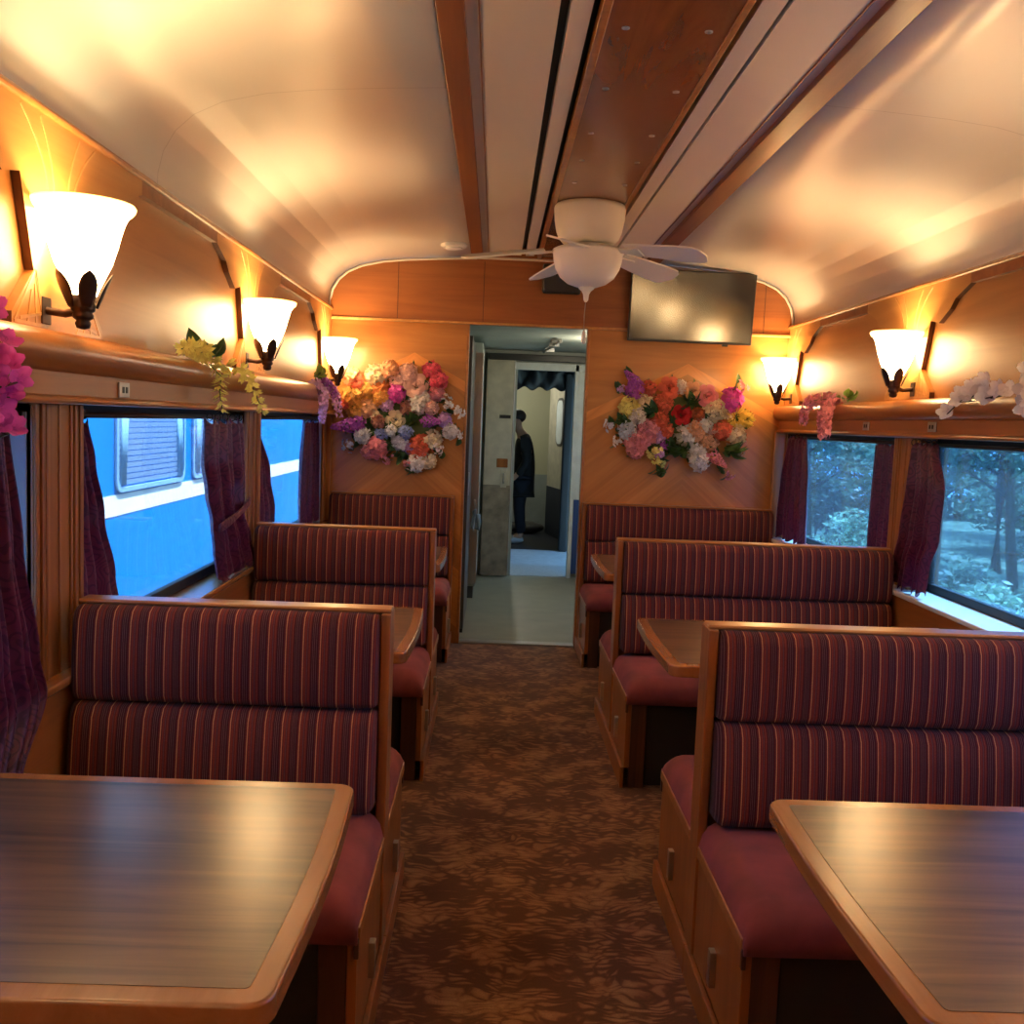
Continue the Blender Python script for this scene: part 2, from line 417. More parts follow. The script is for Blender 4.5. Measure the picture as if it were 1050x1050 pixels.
# raised plywood overlay with the chalice shaped plates behind each lamp
LAMPS_L = [(-.935,-1.3),(-.935,.47),(-.935,2.24),(-.935,4.02),(-.935,5.79)]  # first lamp is unseen, added behind the camera as fill light
LAMPS_R = [(1.70,-1.2),(1.70,.62),(1.70,2.42),(1.70,4.185),(1.70,5.92)]  # first one here too is added fill, never in view
def plate(side, yc, clip=None, num=0):
    W = WL if side == 'left' else WR; s = 1 if side == 'left' else -1
    hp = [(.235,1.56),(.235,1.59),(.135,1.688),(.195,1.885),(.27,1.868),(.36,1.915),(.40,1.952),(.52,1.996),(.52,2.034)]
    pts = [(yc-a, z) for a, z in hp] + [(yc+a, z) for a, z in hp[::-1]]
    if clip: pts = [(min(y, clip), z) for y, z in pts]
    o = MB().prism(pts, 'x', W+s*.0005, W+s*.021).build('trim_%d' % num, M['honey_light'])
    o.data.materials.append(M['dark_edge'])
    for p in o.data.polygons:
        if abs(p.normal.x) < .5 and p.normal.z < .3: p.material_index = 1
    struct(o)
    # sunburst inlay strips on the foot of the plate
    b = MB(); x0, x1 = W+s*.021, W+s*.0225
    def strip(p, q, w=.007):
        p, q = V((0,)+p), V((0,)+q); d = (q-p).normalized(); n = V((0,-d.z,d.y))*w/2
        b.prism([(v.y, v.z) for v in (p-n, q-n, q+n, p+n)], 'x', x0, x1)
    for sg in (-1, 1):
        ys = lambda a: min(yc+sg*a, clip-.005) if clip else yc+sg*a
        for (a, za, c, zc) in ((.225,1.572,.128,1.69),(.225,1.572,.08,1.572),(.09,1.575,.128,1.688),(.125,1.575,.130,1.66),(.165,1.575,.145,1.645),(.20,1.58,.09,1.60),(.128,1.69,.09,1.60)):
            strip((ys(a), za), (ys(c), zc))
        # curved flare strips above the lamp
        for r in (.10,.19):
            pts = [(ys(r*(.35+.65*t*t)), 1.86+.165*t) for t in [i/6 for i in range(7)]]
            for i in range(6): strip(pts[i], pts[i+1], .006)
    struct(b.build('trim_%d' % num, M['inlay']))
    # band joining the plates under the cornice
M['inlay'] = wood('inlay_wood', (.52,.23,.06), (.66,.34,.11), 'z', 20, 2, .35, .3)
for i, (x, y) in enumerate(LAMPS_L): plate('left', y+.08, YE-.002 if i == 4 else None, 20+i)
for i, (x, y) in enumerate(LAMPS_R): plate('right', y+.07, YE-.002 if i == 4 else None, 50+i)
for side, ls, num in (('left',LAMPS_L,28),('right',LAMPS_R,29)):
    W = WL if side == 'left' else WR; s = 1 if side == 'left' else -1
    ys = [YB]+[v for (x,y) in ls for v in (y+.075-.52, min(y+.075+.52, YE))]+[YE]
    b = MB()
    for i in range(0, len(ys), 2):
        if ys[i+1]-ys[i] > .02: b.box(W+s*.0005, W+s*.021, ys[i], ys[i+1], 1.996, 2.034)
    struct(b.build('trim_%d' % num, M['header']))
    b = MB().prism([(W, 2.034),(W+s*.030,2.034),(W+s*.034,2.041),(W+s*.030,2.050),(W,2.056)], 'y', YB, YE-.005)
    struct(b.build('trim_%d' % (num+2), M['cap_wood'], bevel=.002))

# ------------------------------------------------------------------ end wall
DX0, DX1, DZ = -.18, .547, 1.985
def chevron_mat(name, xc):
    """veneer: book-matched diagonal grain with a pale peaked band, mirrored about xc"""
    m, nt, b = newmat(name)
    tc = N(nt,'ShaderNodeTexCoord'); sp = N(nt,'ShaderNodeSeparateXYZ'); nt.links.new(tc.outputs['Object'], sp.inputs[0])
    ax = math_(nt,'ABSOLUTE', math_(nt,'SUBTRACT', sp.outputs['X'], xc)); z = sp.outputs['Z']
    d = math_(nt,'ADD', z, math_(nt,'MULTIPLY', ax, .52))            # constant along the peak
    e = math_(nt,'SUBTRACT', z, math_(nt,'MULTIPLY', ax, -.85))
    def grain(u, v):
        cb = N(nt,'ShaderNodeCombineXYZ'); nt.links.new(u, cb.inputs[0]); nt.links.new(v, cb.inputs[1])
        n = N(nt,'ShaderNodeTexNoise'); n.inputs['Scale'].default_value = 1; n.inputs['Detail'].default_value = 6; n.inputs['Roughness'].default_value = .6
        n.inputs['Distortion'].default_value = .8
        nt.links.new(cb.outputs[0], n.inputs['Vector']); return n.outputs['Fac']
    gh = grain(math_(nt,'MULTIPLY', sp.outputs['X'], 1.0), math_(nt,'MULTIPLY', z, 14.0))
    gd = grain(math_(nt,'MULTIPLY', ax, 1.0), math_(nt,'MULTIPLY', e, 13.0))
    inside = math_(nt,'LESS_THAN', d, 1.80)
    band = math_(nt,'MULTIPLY', inside, math_(nt,'GREATER_THAN', d, 1.735))
    mx = N(nt,'ShaderNodeMix', data_type='FLOAT'); nt.links.new(inside, mx.inputs['Factor']); nt.links.new(gh, mx.inputs['A']); nt.links.new(gd, mx.inputs['B'])
    r = ramp(nt, [(.28,(.36,.135,.027)),(.5,(.45,.18,.038)),(.72,(.52,.225,.052))]); nt.links.new(mx.outputs['Result'], r.inputs['Fac'])
    # the veneer leaves alternate slightly in tone
    fl = math_(nt,'FLOOR', math_(nt,'MULTIPLY', e, 5.5)); wn = N(nt,'ShaderNodeTexWhiteNoise', noise_dimensions='1D'); nt.links.new(fl, wn.inputs['W'])
    tone = math_(nt,'ADD', .72, math_(nt,'MULTIPLY', wn.outputs['Value'], .50))
    tone2 = N(nt,'ShaderNodeMix', data_type='FLOAT'); nt.links.new(inside, tone2.inputs['Factor']); tone2.inputs['A'].default_value = 1; nt.links.new(tone, tone2.inputs['B'])
    tone3 = N(nt,'ShaderNodeMix', data_type='FLOAT'); nt.links.new(band, tone3.inputs['Factor']); nt.links.new(tone2.outputs['Result'], tone3.inputs['A']); tone3.inputs['B'].default_value = 1.45
    vs = N(nt,'ShaderNodeVectorMath', operation='SCALE'); nt.links.new(r.outputs['Color'], vs.inputs[0]); nt.links.new(tone3.outputs['Result'], vs.inputs['Scale'])
    nt.links.new(vs.outputs[0], b.inputs['Base Color'])
    b.inputs['Roughness'].default_value = .38; b.inputs['Coat Weight'].default_value = .3; b.inputs['Coat Roughness'].default_value = .15
    return m
M['chev_l'] = chevron_mat('chevron_veneer_left', -.51); M['chev_r'] = chevron_mat('chevron_veneer_right', 1.175)
struct(MB().box(WL-.12, DX0, YE, YE+.06, 0, 2.0).build('wall_back', M['chev_l']))
struct(MB().box(DX1, WR+.12, YE, YE+.06, 0, 2.0).build('wall_back', M['chev_r']))
struct(MB().box(DX0, DX1, YE, YE+.06, DZ, 2.0).build('wall_back', M['header']))
hd = [(x, z) for x, z in prof if True]
hp = [(WL, 1.996)] + [(x, z-.001) for x, z in prof] + [(WR, 1.996)]
hp = [(WL,1.996)] + [(CX-h, z-.001) for h, z in half] + [(-.15,2.404),(-.15,2.46),(.91,2.46),(.91,2.404)] + [(CX+h, z-.001) for h, z in half[::-1]] + [(WR,1.996)]
struct(MB().prism(hp, 'y', YE-.022, YE+.06).build('wall_back', M['header']))
# seams between the header boards, the arch bead and the rail under the header
b = MB()
for x in (-.62, -.10, 1.62): b.box(x-.002, x+.002, YE-.0235, YE-.021, 2.0, 2.36)
struct(b.build('trim_32', M['dark_edge']))
arch = [(CX-h, z) for h, z in half] + [(-.15,2.39),(.91,2.39)] + [(CX+h, z) for h, z in half[::-1]]
b = MB(); b.tube([(x*(1)+(.006 if x < CX else -.006), YE-.024, z-.008) for x, z in arch], .008, 8)
struct(b.build('trim_33', M['ceiling_mid']))
struct(MB().box(WL, WR, YE-.034, YE-.0, 1.982, 1.997).build('trim_34', M['inlay'], bevel=.003))
b = MB()
b.box(DX0-.014, DX0+.002, YE-.008, YE+.07, 0, DZ); b.box(DX1-.002, DX1+.014, YE-.008, YE+.07, 0, DZ)
struct(b.build('door_1', M['cap_wood'], bevel=.003))
struct(MB().box(DX0, DX1, YE-.012, YE+.07, 0, .012).build('trim_35', M['steel'], bevel=.003))
# vertical corner boards beside the end benches
struct(MB().box(WL, WL+.035, YE-.03, YE, .76, 1.40).build('trim_36', M['post'], bevel=.003))
struct(MB().box(WR-.075, WR, YE-.03, YE, .76, 1.40).build('trim_37', M['post'], bevel=.003))

# ------------------------------------------------------------------ benches
def cushion_profile(u, y0, y1, z0, z1): pass
def make_bench(s, W, double, label, group, dz=0):
    """origin on the floor at the partition, x runs from the aisle (0) to the wall"""
    t = thing('dining_bench', label, 'bench', group=group)
    X = lambda x: s*x
    # aisle-side post and top rail
    yr = .045 if double else .02
    MB().box(X(.0), X(.024), -.048, yr, .08, .937+dz).build('end_post', M['bench_wood'], t, bevel=.004)
    MB().box(X(.0), X(W), -.030, min(yr,.030), .935+dz, .946+dz).build('top_rail', M['cap_wood'], t, bevel=.005)
    MB().box(X(.03), X(W-.005), -.012, .012 if double else .02, .10, .934+dz).build('partition_panel', M['bench_wood'], t)
    for d in ((-1, 1) if double else (-1,)):
        D = lambda y: -d*y       # y measured forward (towards viewer positive for d=-1)
        up = [(.014,.936),(.042,.934),(.062,.924),(.074,.90),(.082,.84),(.086,.77),(.084,.715),(.074,.696),(.050,.690),(.014,.690)]
        lo = [(.014,.688),(.060,.688),(.084,.682),(.100,.66),(.112,.60),(.120,.53),(.122,.47),(.112,.445),(.014,.44)]
        up = [(y, z+dz*(z-.69)/.246) for y, z in up]
        for pr in (up, lo):
            m = MB(); n = len(pr)
            secs = [(.026,.72),(.034,.92),(.046,1),(W-.020,1),(W-.008,.92),(W,.72)]
            cy = .014; cz = sum(p[1] for p in pr)/n
            for (x, k) in secs:
                for (y, z) in pr:
                    m.v.append((X(x), d*(cy+(y-cy)*k), cz+(z-cz)*(1-(1-k)*.25)))
            for i in range(len(secs)-1):
                for j in range(n):
                    j2 = (j+1) % n; m.f.append([i*n+j, i*n+j2, (i+1)*n+j2, (i+1)*n+j]); m.sm.append(True)
            m.f.append(list(range(n))); m.sm.append(True); m.f.append([(len(secs)-1)*n+j for j in range(n)]); m.sm.append(True)
            m.build('back_cushion', M['stripe'], t)
        # seat
        def seat(u, v):
            return None
        m = MB(); nx, ny = 26, 14
        x0, x1, y0, y1, zt, zb = .004, W-.004, .03, .500, .43, .335
        pts = []
        def top(x, y):
            ex = min(x-x0, x1-x)/.06; ey0 = (y1-y)/.07; ey1 = (y-y0)/.012
            e = 1
            for q in (ex, ey0, ey1):
                q = max(0, min(1, q)); e *= math.sqrt(max(0, 1-(1-q)**2))
            return zb+.030+(zt-zb-.030)*(.0+1.0*e) + .012*math.sin(PI*(x-x0)/(x1-x0))*math.sin(PI*(y-y0)/(y1-y0))
        def spread(a, b_, n, edge):
            base = [0,.008,.02,.035,.05]
            return [a+k for k in base] + [a+.06+(b_-a-.12)*i/(n-10) for i in range(n-9)] + [b_-k for k in base[::-1]]
        xs = spread(x0, x1, nx, .05); ys_ = spread(y0, y1, ny, .05); xs = sorted(set(xs)); ys_ = sorted(set(ys_))
        a = len(xs); c = len(ys_)
        m.v = [(X(x), d*y, top(x, y)) for y in ys_ for x in xs]
        for j in range(c-1):
            for i in range(a-1): m.f.append([j*a+i, j*a+i+1, (j+1)*a+i+1, (j+1)*a+i]); m.sm.append(True)
        ring = [i for i in range(a)] + [j*a+a-1 for j in range(1, c)] + [(c-1)*a+i for i in range(a-2, -1, -1)] + [j*a for j in range(c-2, 0, -1)]
        o0 = len(m.v)
        for r_ in ring:
            x, y, z = m.v[r_]; m.v.append((x, y, zb))
        n = len(ring)
        for i in range(n): m.f.append([ring[i], ring[(i+1) % n], o0+(i+1) % n, o0+i]); m.sm.append(True)
        m.f.append([o0+i for i in range(n)]); m.sm.append(False)
        m.build('seat_cushion', M['velvet'], t)
        # base
        MB().box(X(.006), X(.026), d*.05, d*.485, .08, .333).build('base_panel', M['bench_wood'], t, bevel=.002)
        MB().box(X(.000), X(.010), d*.05, d*.487, .338, .366).build('seat_edge_strip', M['cap_wood'], t, bevel=.003)
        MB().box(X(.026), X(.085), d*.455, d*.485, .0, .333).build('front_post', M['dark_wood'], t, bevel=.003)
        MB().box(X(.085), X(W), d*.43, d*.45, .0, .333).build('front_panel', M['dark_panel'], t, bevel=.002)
        MB().box(X(-.008), X(.006), d*.0, d*.49, .0, .082).build('skirting_board', M['bench_wood'], t, bevel=.003)
        h = MB().box(X(-.008), X(.007), d*.25, d*.275, .13, .215).build('hinge_plate', M['brass'], t, bevel=.002)
        tag(h, 'dull metal hinge plate')
        MB().box(X(.002), X(.012), d*.478, d*.492, .30, .345).build('end_clip', M['dark_wood'], t, bevel=.002)
    return t
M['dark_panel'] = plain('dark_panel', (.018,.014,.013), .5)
BX = -.235; RX = .543
b1 = make_bench(-1, .762, True, 'narrow striped double bench on the left, nearest the camera behind the big left table', 'striped benches along the left wall', -.014)
b1.location = (BX, 2.385, 0)
copy_tree(b1, (BX, 4.16, 0), 'narrow striped double bench on the left, second from the camera, beside the tied curtain')
b3 = make_bench(1, 1.182, True, 'wide striped double bench on the right, nearest the camera behind the big right table', 'striped benches along the right wall', -.024)
b3.location = (RX, 2.385, 0)
copy_tree(b3, (RX, 4.16, 0), 'wide striped double bench on the right, second from the camera, under the two right windows')
b5 = make_bench(-1, .762, False, 'narrow striped bench against the end wall, left of the doorway', 'striped benches along the left wall', -.014)
b5.location = (BX, YE-.032, 0)
b6 = make_bench(1, 1.182, False, 'wide striped bench against the end wall, right of the doorway', 'striped benches along the right wall', -.024)
b6.location = (RX+.015, YE-.032, 0)

# ------------------------------------------------------------------ tables
def make_table(s, W, Dp, label, group):
    t = thing('dining_table', label, 'table', group=group)
    def outline(ins, r):
        pts = []; x0, x1, y0, y1 = ins, W, -Dp/2+ins, Dp/2-ins
        for cx, cy, a0 in ((x0+r, y0+r, PI),):
            pts += [(s*(cx+r*math.cos(a0+PI/2*i/6)), cy+r*math.sin(a0+PI/2*i/6)) for i in range(7)]
        pts += [(s*x1, y0), (s*x1, y1)]
        pts += [(s*(x0+r+r*math.cos(PI/2+PI/2*i/6)), y1-r+r*math.sin(PI/2+PI/2*i/6)) for i in range(7)]
        # gently bowed aisle edge
        for k in range(1, 6): pts.append((s*(x0-.010*math.sin(PI*k/6)), y1-r-(y1-y0-2*r)*k/6))
        return pts
    MB().prism(outline(0, .035), 'z', .664, .700).build('table_edge', M['table_edge'], t, bevel=.006, seg=3)
    MB().prism(outline(.034, .008), 'z', .690, .7008).build('table_top', M['laminate'], t)
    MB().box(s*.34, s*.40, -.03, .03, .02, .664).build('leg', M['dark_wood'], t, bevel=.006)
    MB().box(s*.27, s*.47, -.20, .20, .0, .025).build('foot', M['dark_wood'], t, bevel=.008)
    MB().box(s*.10, s*(W-.03), -.04, .04, .63, .663).build('support_rail', M['bench_wood'], t, bevel=.004)
    MB().box(s*(W-.03), s*W, -.25, .25, .60, .663).build('wall_cleat', M['bench_wood'], t, bevel=.003)
    return t
t1 = make_table(-1, .752, .715, 'large wooden table at the lower left corner of the photo', 'wooden tables along the left wall'); t1.location = (BX-.004, 1.458, 0)
copy_tree(t1, (BX-.004, 3.228, 0), 'wooden table on the left between the nearest and the second striped bench')
copy_tree(t1, (BX-.004, 5.0, 0), 'wooden table on the left just before the end wall, mostly hidden by a bench')
t4 = make_table(1, 1.175, .715, 'large wooden table at the lower right corner with blue window reflection', 'wooden tables along the right wall'); t4.location = (RX+.004, 1.452, 0)
copy_tree(t4, (RX+.004, 3.185, 0), 'wooden table on the right with a sheet of paper by the window')
copy_tree(t4, (RX+.004, 4.93, 0), 'wooden table on the right just before the end wall, only its corner showing')
pp = MB().box(-.09,.09,-.05,.05,0,.003).build('paper_sheet', M['paper'], loc=(1.575,3.46,.7012)); pp.rotation_euler = (0,0,.05)
tag(pp, 'white paper sheet lying on the right table by the window', 'paper')

# ------------------------------------------------------------------ wall lamps
def shade_mat():
    m, nt, b = newmat('frosted_lamp_glass'); out = nt.nodes['Material Output']
    d = N(nt,'ShaderNodeBsdfDiffuse'); d.inputs[0].default_value = (.85,.78,.66,1)
    t = N(nt,'ShaderNodeBsdfTranslucent'); t.inputs[0].default_value = (.95,.86,.70,1)
    a = N(nt,'ShaderNodeMixShader'); a.inputs[0].default_value = .82; nt.links.new(d.outputs[0], a.inputs[1]); nt.links.new(t.outputs[0], a.inputs[2])
    e = N(nt,'ShaderNodeEmission'); e.inputs[0].default_value = (1,.72,.36,1); e.inputs[1].default_value = SHADE_E
    ad = N(nt,'ShaderNodeAddShader'); nt.links.new(a.outputs[0], ad.inputs[0]); nt.links.new(e.outputs[0], ad.inputs[1])
    nt.links.new(ad.outputs[0], out.inputs['Surface']); return m
SHADE_E = 12; LAMP_W = 9
M['shade'] = shade_mat()
M['rim'] = plain('cream_glass_rim', (.80,.68,.48), .35)
nt_ = M['rim'].node_tree; t_ = N(nt_,'ShaderNodeBsdfTranslucent'); t_.inputs[0].default_value = (.9,.75,.5,1); x_ = N(nt_,'ShaderNodeMixShader'); x_.inputs[0].default_value = .30
nt_.links.new(nt_.nodes['Principled BSDF'].outputs[0], x_.inputs[1]); nt_.links.new(t_.outputs[0], x_.inputs[2]); nt_.links.new(x_.outputs[0], nt_.nodes['Material Output'].inputs['Surface'])
M['bulb'] = plain('bulb_glass', (.9,.85,.8), .4)
def make_lamp(loc, s, label, group):
    t = thing('wall_lamp', label, 'lamp', loc, group)
    pr = [(.026,-.165),(.036,-.14),(.046,-.118),(.060,-.088),(.072,-.05),(.080,-.02),(.088,.006),(.097,.023),(.104,.033),(.107,.038),(.104,.041),(.097,.036)]
    MB().lathe(pr, (0,0,0), 40, caps=False).build('lamp_shade', M['shade'], t)
    MB().lathe([(.096,.020),(.104,.026),(.110,.034),(.112,.040),(.109,.045),(.103,.044),(.096,.034),(.0945,.026)], (0,0,0), 40, caps=False).build('shade_rim', M['rim'], t)
    # leaf shaped bracket cupping the foot of the shade
    b = MB()
    b.lathe([(.004,-.232),(.013,-.229),(.016,-.220),(.013,-.213),(.020,-.208),(.022,-.202),(.018,-.196),(.024,-.191),(.026,-.182),(.024,-.174),(.028,-.160),(.012,-.156)], (0,0,0), 20)
    for k in range(5):
        a0 = 2*PI*k/5 + (.3 if s > 0 else .3+PI)
        def leaf(u, v, a0=a0):
            w = math.sin(PI*min(1, .18+v*.82))**.7 * .46
            a = a0 + (u-.5)*2*w
            z = -.185 + v*.078
            r = .026 + (z+.185)*.42 + .004
            return (r*math.cos(a), r*math.sin(a), z)
        b.grid(leaf, 6, 8)
    o = b.build('bracket', M['bronze'], t, recalc=False, solid=.003); tag(o, 'dark leaf shaped bracket')
    # arm to the wall
    b = MB().tube([(0,0,-.19),(-s*.04,0,-.20),(-s*.082,0,-.195)], .009, 10); b.lathe([(.02,0),(.02,.004)], (0,0,0), 8, caps=True) if 0 else None
    b.box(-s*.080, -s*.085, -.022, .022, -.225, -.165)
    b.build('wall_arm', M['bronze'], t, bevel=.002)
    bl = MB().ball((0,0,-.105), .022, sz=1.2, n=14, m=9).build('bulb', M['bulb'], t)
    ld = bpy.data.lights.new('lamp_light', 'POINT'); ld.energy = LAMP_W; ld.color = (1,.73,.40); ld.shadow_soft_size = .025
    lo = bpy.data.objects.new('lamp_light', ld); COL.objects.link(lo); lo.parent = t; lo.location = (0,0,-.045)
    return t
lab_l = [None,None,'lit bell glass wall lamp at the far left edge, largest in the photo','lit bell glass wall lamp on the left wall, second from the camera','lit bell glass lamp on the left wall beside the round bouquet, farthest of three']
lab_r = [None,None,None,'lit bell glass wall lamp on the right wall above the post between the windows','lit bell glass wall lamp on the right wall in the far corner beside the bouquet']
ZL = 1.802
for (x, y), l in zip(LAMPS_L, lab_l): make_lamp((x, y, ZL), 1, l or 'unseen lit bell glass wall lamp on the left wall behind the viewer', 'wall lamps on the left')
for i, ((x, y), l) in enumerate(zip(LAMPS_R, lab_r)): make_lamp((x, y, ZL), -1, l or ('unseen lit bell glass wall lamp on the right wall behind the viewer' if i < 2 else 'lit bell glass wall lamp on the right wall just outside the view'), 'wall lamps on the right')

# ------------------------------------------------------------------ curtains
def curtain(stations, x, label, ph=0., amp=.016, pleats=7, tie=None, bulge=0):
    """stations: (z, y0, y1) from top to bottom"""
    y_o = (stations[0][1]+stations[0][2])/2; z_o = stations[0][0]
    t = thing('curtain', label, 'curtain', (x, y_o, z_o), 'burgundy curtains at the windows')
    def edge(z):
        for i in range(len(stations)-1):
            a, b = stations[i], stations[i+1]
            if z <= a[0] and z >= b[0]:
                f = (a[0]-z)/max(1e-6, a[0]-b[0]); f = f*f*(3-2*f)
                return a[1]+(b[1]-a[1])*f, a[2]+(b[2]-a[2])*f
        return stations[-1][1:]
    zt, zb = stations[0][0], stations[-1][0]
    rnd = random.Random(int(ph*100)+3)
    offs = [rnd.uniform(-.5,.5) for _ in range(4)]
    def fn(u, v):
        z = zt+(zb-zt)*v; a, b = edge(z)
        uu = u + .015*math.sin(9*u+offs[0]*6)*math.sin(5*v)
        w = math.sin(2*PI*pleats*uu+ph+.5*math.sin(3*v+offs[1]*4))
        w2 = math.sin(2*PI*(pleats*.5)*uu+ph*2+1.5*v)
        am = amp*(.55+.45*min(1, v*3))
        xx = am*(.7*w+.4*w2)
        zz = z + (.012*math.sin(2*PI*pleats*u) if v > .98 or v < .02 else 0)
        if bulge: xx += bulge*math.sin(PI*v)
        return (xx, a+(b-a)*u-y_o, zz-z_o)
    c = MB().grid(fn, 84, 36).build('curtain_cloth', M['damask'], t, recalc=False, solid=.003)
    if tie:
        z, = tie; a, b = edge(z)
        s = 1 if x < 0 else -1
        def band(u, v):
            return (s*(amp*1.1+.006+.012*math.sin(PI*u)), a-.004+(b-a+.008)*u-y_o, z-z_o+.07*u-.02+ (v-.5)*.028*(1+.2*math.sin(9*u)))
        MB().grid(band, 20, 4).build('tie_band', M['damask'], t, recalc=False, solid=.006)
    # header loops hung on rings
    a, b = edge(zt)
    for i in range(5):
        y = a+(b-a)*(i+.5)/5
        pts = [(.011*math.cos(q*PI/5), y-y_o+.002*i, .012+.013*math.sin(q*PI/5)) for q in range(11)]
        MB().tube(pts, .002, 5).build('curtain_ring', M['bronze'], t)
    return t
curtain([(1.37,1.83,1.985),(1.1,1.83,2.03),(.86,1.84,2.10),(.76,1.85,2.14),(.60,1.84,2.03)], -.982, 'burgundy damask curtain at the far left edge behind the magenta flowers', .3, .014, 6)
curtain([(1.365,2.472,2.575),(1.25,2.472,2.62),(1.1,2.472,2.68),(.92,2.472,2.77),(.84,2.472,2.80),(.765,2.472,2.74)], -1.072, 'burgundy damask curtain at the near end of the big left window', 1.1, .014, 4)
curtain([(1.362,3.46,3.955),(1.22,3.44,3.98),(1.10,3.49,4.0),(.99,3.555,3.99),(.88,3.58,4.10),(.765,3.62,4.19)], -1.018, 'burgundy damask curtain gathered by a tie at the far end of the big left window', 2.0, .020, 6, tie=(.99,))
curtain([(1.36,4.33,4.43),(1.1,4.33,4.66),(.92,4.33,4.78),(.765,4.33,4.80)], -1.075, 'dark burgundy curtain at the near end of the far left window', .7, .014, 4)
curtain([(1.36,5.50,5.93),(1.1,5.46,5.93),(.9,5.43,5.93),(.765,5.43,5.93)], -1.072, 'sunlit purple curtain at the far end of the left wall, nearest the bouquet', 1.6, .018, 5)
curtain([(1.37,5.56,5.90),(1.1,5.52,5.97),(.9,5.48,6.0),(.765,5.46,6.0)], 1.778, 'burgundy curtain on the right wall nearest the end wall', .2, .016, 5)
curtain([(1.365,4.385,4.70),(1.1,4.385,4.71),(.9,4.385,4.72),(.765,4.385,4.72)], 1.842, 'dark narrow burgundy curtain at the near end of the far right window', 2.4, .018, 4)
curtain([(1.37,3.86,4.085),(1.2,3.79,4.10),(1.0,3.80,4.14),(.88,3.86,4.18),(.765,3.87,4.20)], 1.758, 'wide burgundy curtain on the right covering the post between the windows', .9, .016, 5)
for (x, a, c, l) in ((-1.066,.56,2.20,'dark curtain rod over the left window at the edge of the view'),(-1.066,2.48,4.07,'dark curtain rod over the big left window'),(-1.066,4.34,5.93,'dark curtain rod over the far left window'),
                     (1.83,2.59,4.10,'dark curtain rod over the near right window'),(1.83,4.37,5.98,'dark curtain rod over the far right window')):
    b = MB().tube([(0,a-(a+c)/2,0),(0,c-(a+c)/2,0)], .008, 12)
    for y in (a-(a+c)/2+.004, c-(a+c)/2-.004): b.tube([(0,y-.004,0),(0,y+.004,0)], .014, 12)
    tag(b.build('curtain_rod', M['bronze'], loc=(x,(a+c)/2,1.374)), l, 'rod', 'curtain rods over the windows')

# ------------------------------------------------------------------ ceiling fan
fx, fy = .395, 4.56
fan = thing('ceiling_fan', 'white five bladed ceiling fan hanging from the wooden ceiling panel', 'fan', (fx, fy, 2.398))
MB().lathe([(.150,0),(.160,-.004),(.164,-.02),(.160,-.07),(.150,-.12),(.138,-.150),(.118,-.172),(.080,-.182),(.05,-.185)], n=48).build('motor_housing', M['white_fan'], fan)
MB().lathe([(.10,-.182),(.125,-.190),(.130,-.200),(.120,-.212),(.085,-.216)], n=40).build('hub', M['white_fan'], fan)
bowl = MB().lathe([(.150,-.196),(.163,-.203),(.166,-.212),(.160,-.222),(.158,-.245),(.148,-.285),(.125,-.325),(.090,-.352),(.050,-.366),(.028,-.370)], n=48).build('light_bowl', M['white_fan'], fan)
tag(bowl, 'white frosted bowl under the motor')
MB().lathe([(.040,-.366),(.034,-.376),(.022,-.385),(.014,-.400),(.011,-.425),(.006,-.434)], n=24).build('finial', M['white_fan'], fan)
b = MB().tube([(.0,0,-.43),(-.004,0,-.50),(-.002,0,-.57)], .0022, 6)
ch = b.build('pull_chain', M['brass'], fan)
MB().lathe([(.004,0),(.009,-.01),(.011,-.035),(.010,-.055),(.005,-.062)], (-.002,0,-.565), 14).build('pull_knob', M['white_fan'], ch)
for k in range(5):
    a = math.radians(38+72*k); R = Matrix.Rotation(a, 4, 'Z')
    tilt = Matrix.Rotation(math.radians(-15), 4, 'X')
    def tp(p): return tuple(R @ (tilt @ V(p) + V((0,0,-.204-max(0,p[0]-.16)*.13))))
    # blade: rounded paddle with real thickness
    top = []
    def wid(t): return (.052+.024*min(1,t*1.6))*(1 if t < .86 else math.sqrt(max(0,1-((t-.86)/.14)**2)))
    st = [i/20 for i in range(21)]
    out = [(.20+.38*t, wid(t)) for t in st] + [(.20+.38*t, -wid(t)) for t in st[::-1][1:]]
    m = MB(); n = len(out)
    m.v = [tp((x,y,.004)) for x,y in out] + [tp((x,y,-.004)) for x,y in out]
    m.f = [list(range(n)), [n+i for i in range(n)][::-1]] + [[i,(i+1)%n,n+(i+1)%n,n+i] for i in range(n)]; m.sm = [False]*len(m.f)
    bl = m.build('blade', M['white_fan'], fan)
    m = MB()
    for (sx0, sx1, w0, w1) in ((.10,.16,.022,.018),(.16,.27,.018,.036)):
        m.v += [tp((sx0,-w0,-.006)),tp((sx1,-w1,-.006)),tp((sx1,w1,-.006)),tp((sx0,w0,-.006)),tp((sx0,-w0,-.014)),tp((sx1,-w1,-.014)),tp((sx1,w1,-.014)),tp((sx0,w0,-.014))]
        o = len(m.v)-8; m.f += [[o+i for i in q] for q in ((0,3,2,1),(4,5,6,7),(0,1,5,4),(1,2,6,5),(2,3,7,6),(3,0,4,7))]; m.sm += [False]*6
    m.build('blade_bracket', M['white_fan'], bl, bevel=.002)

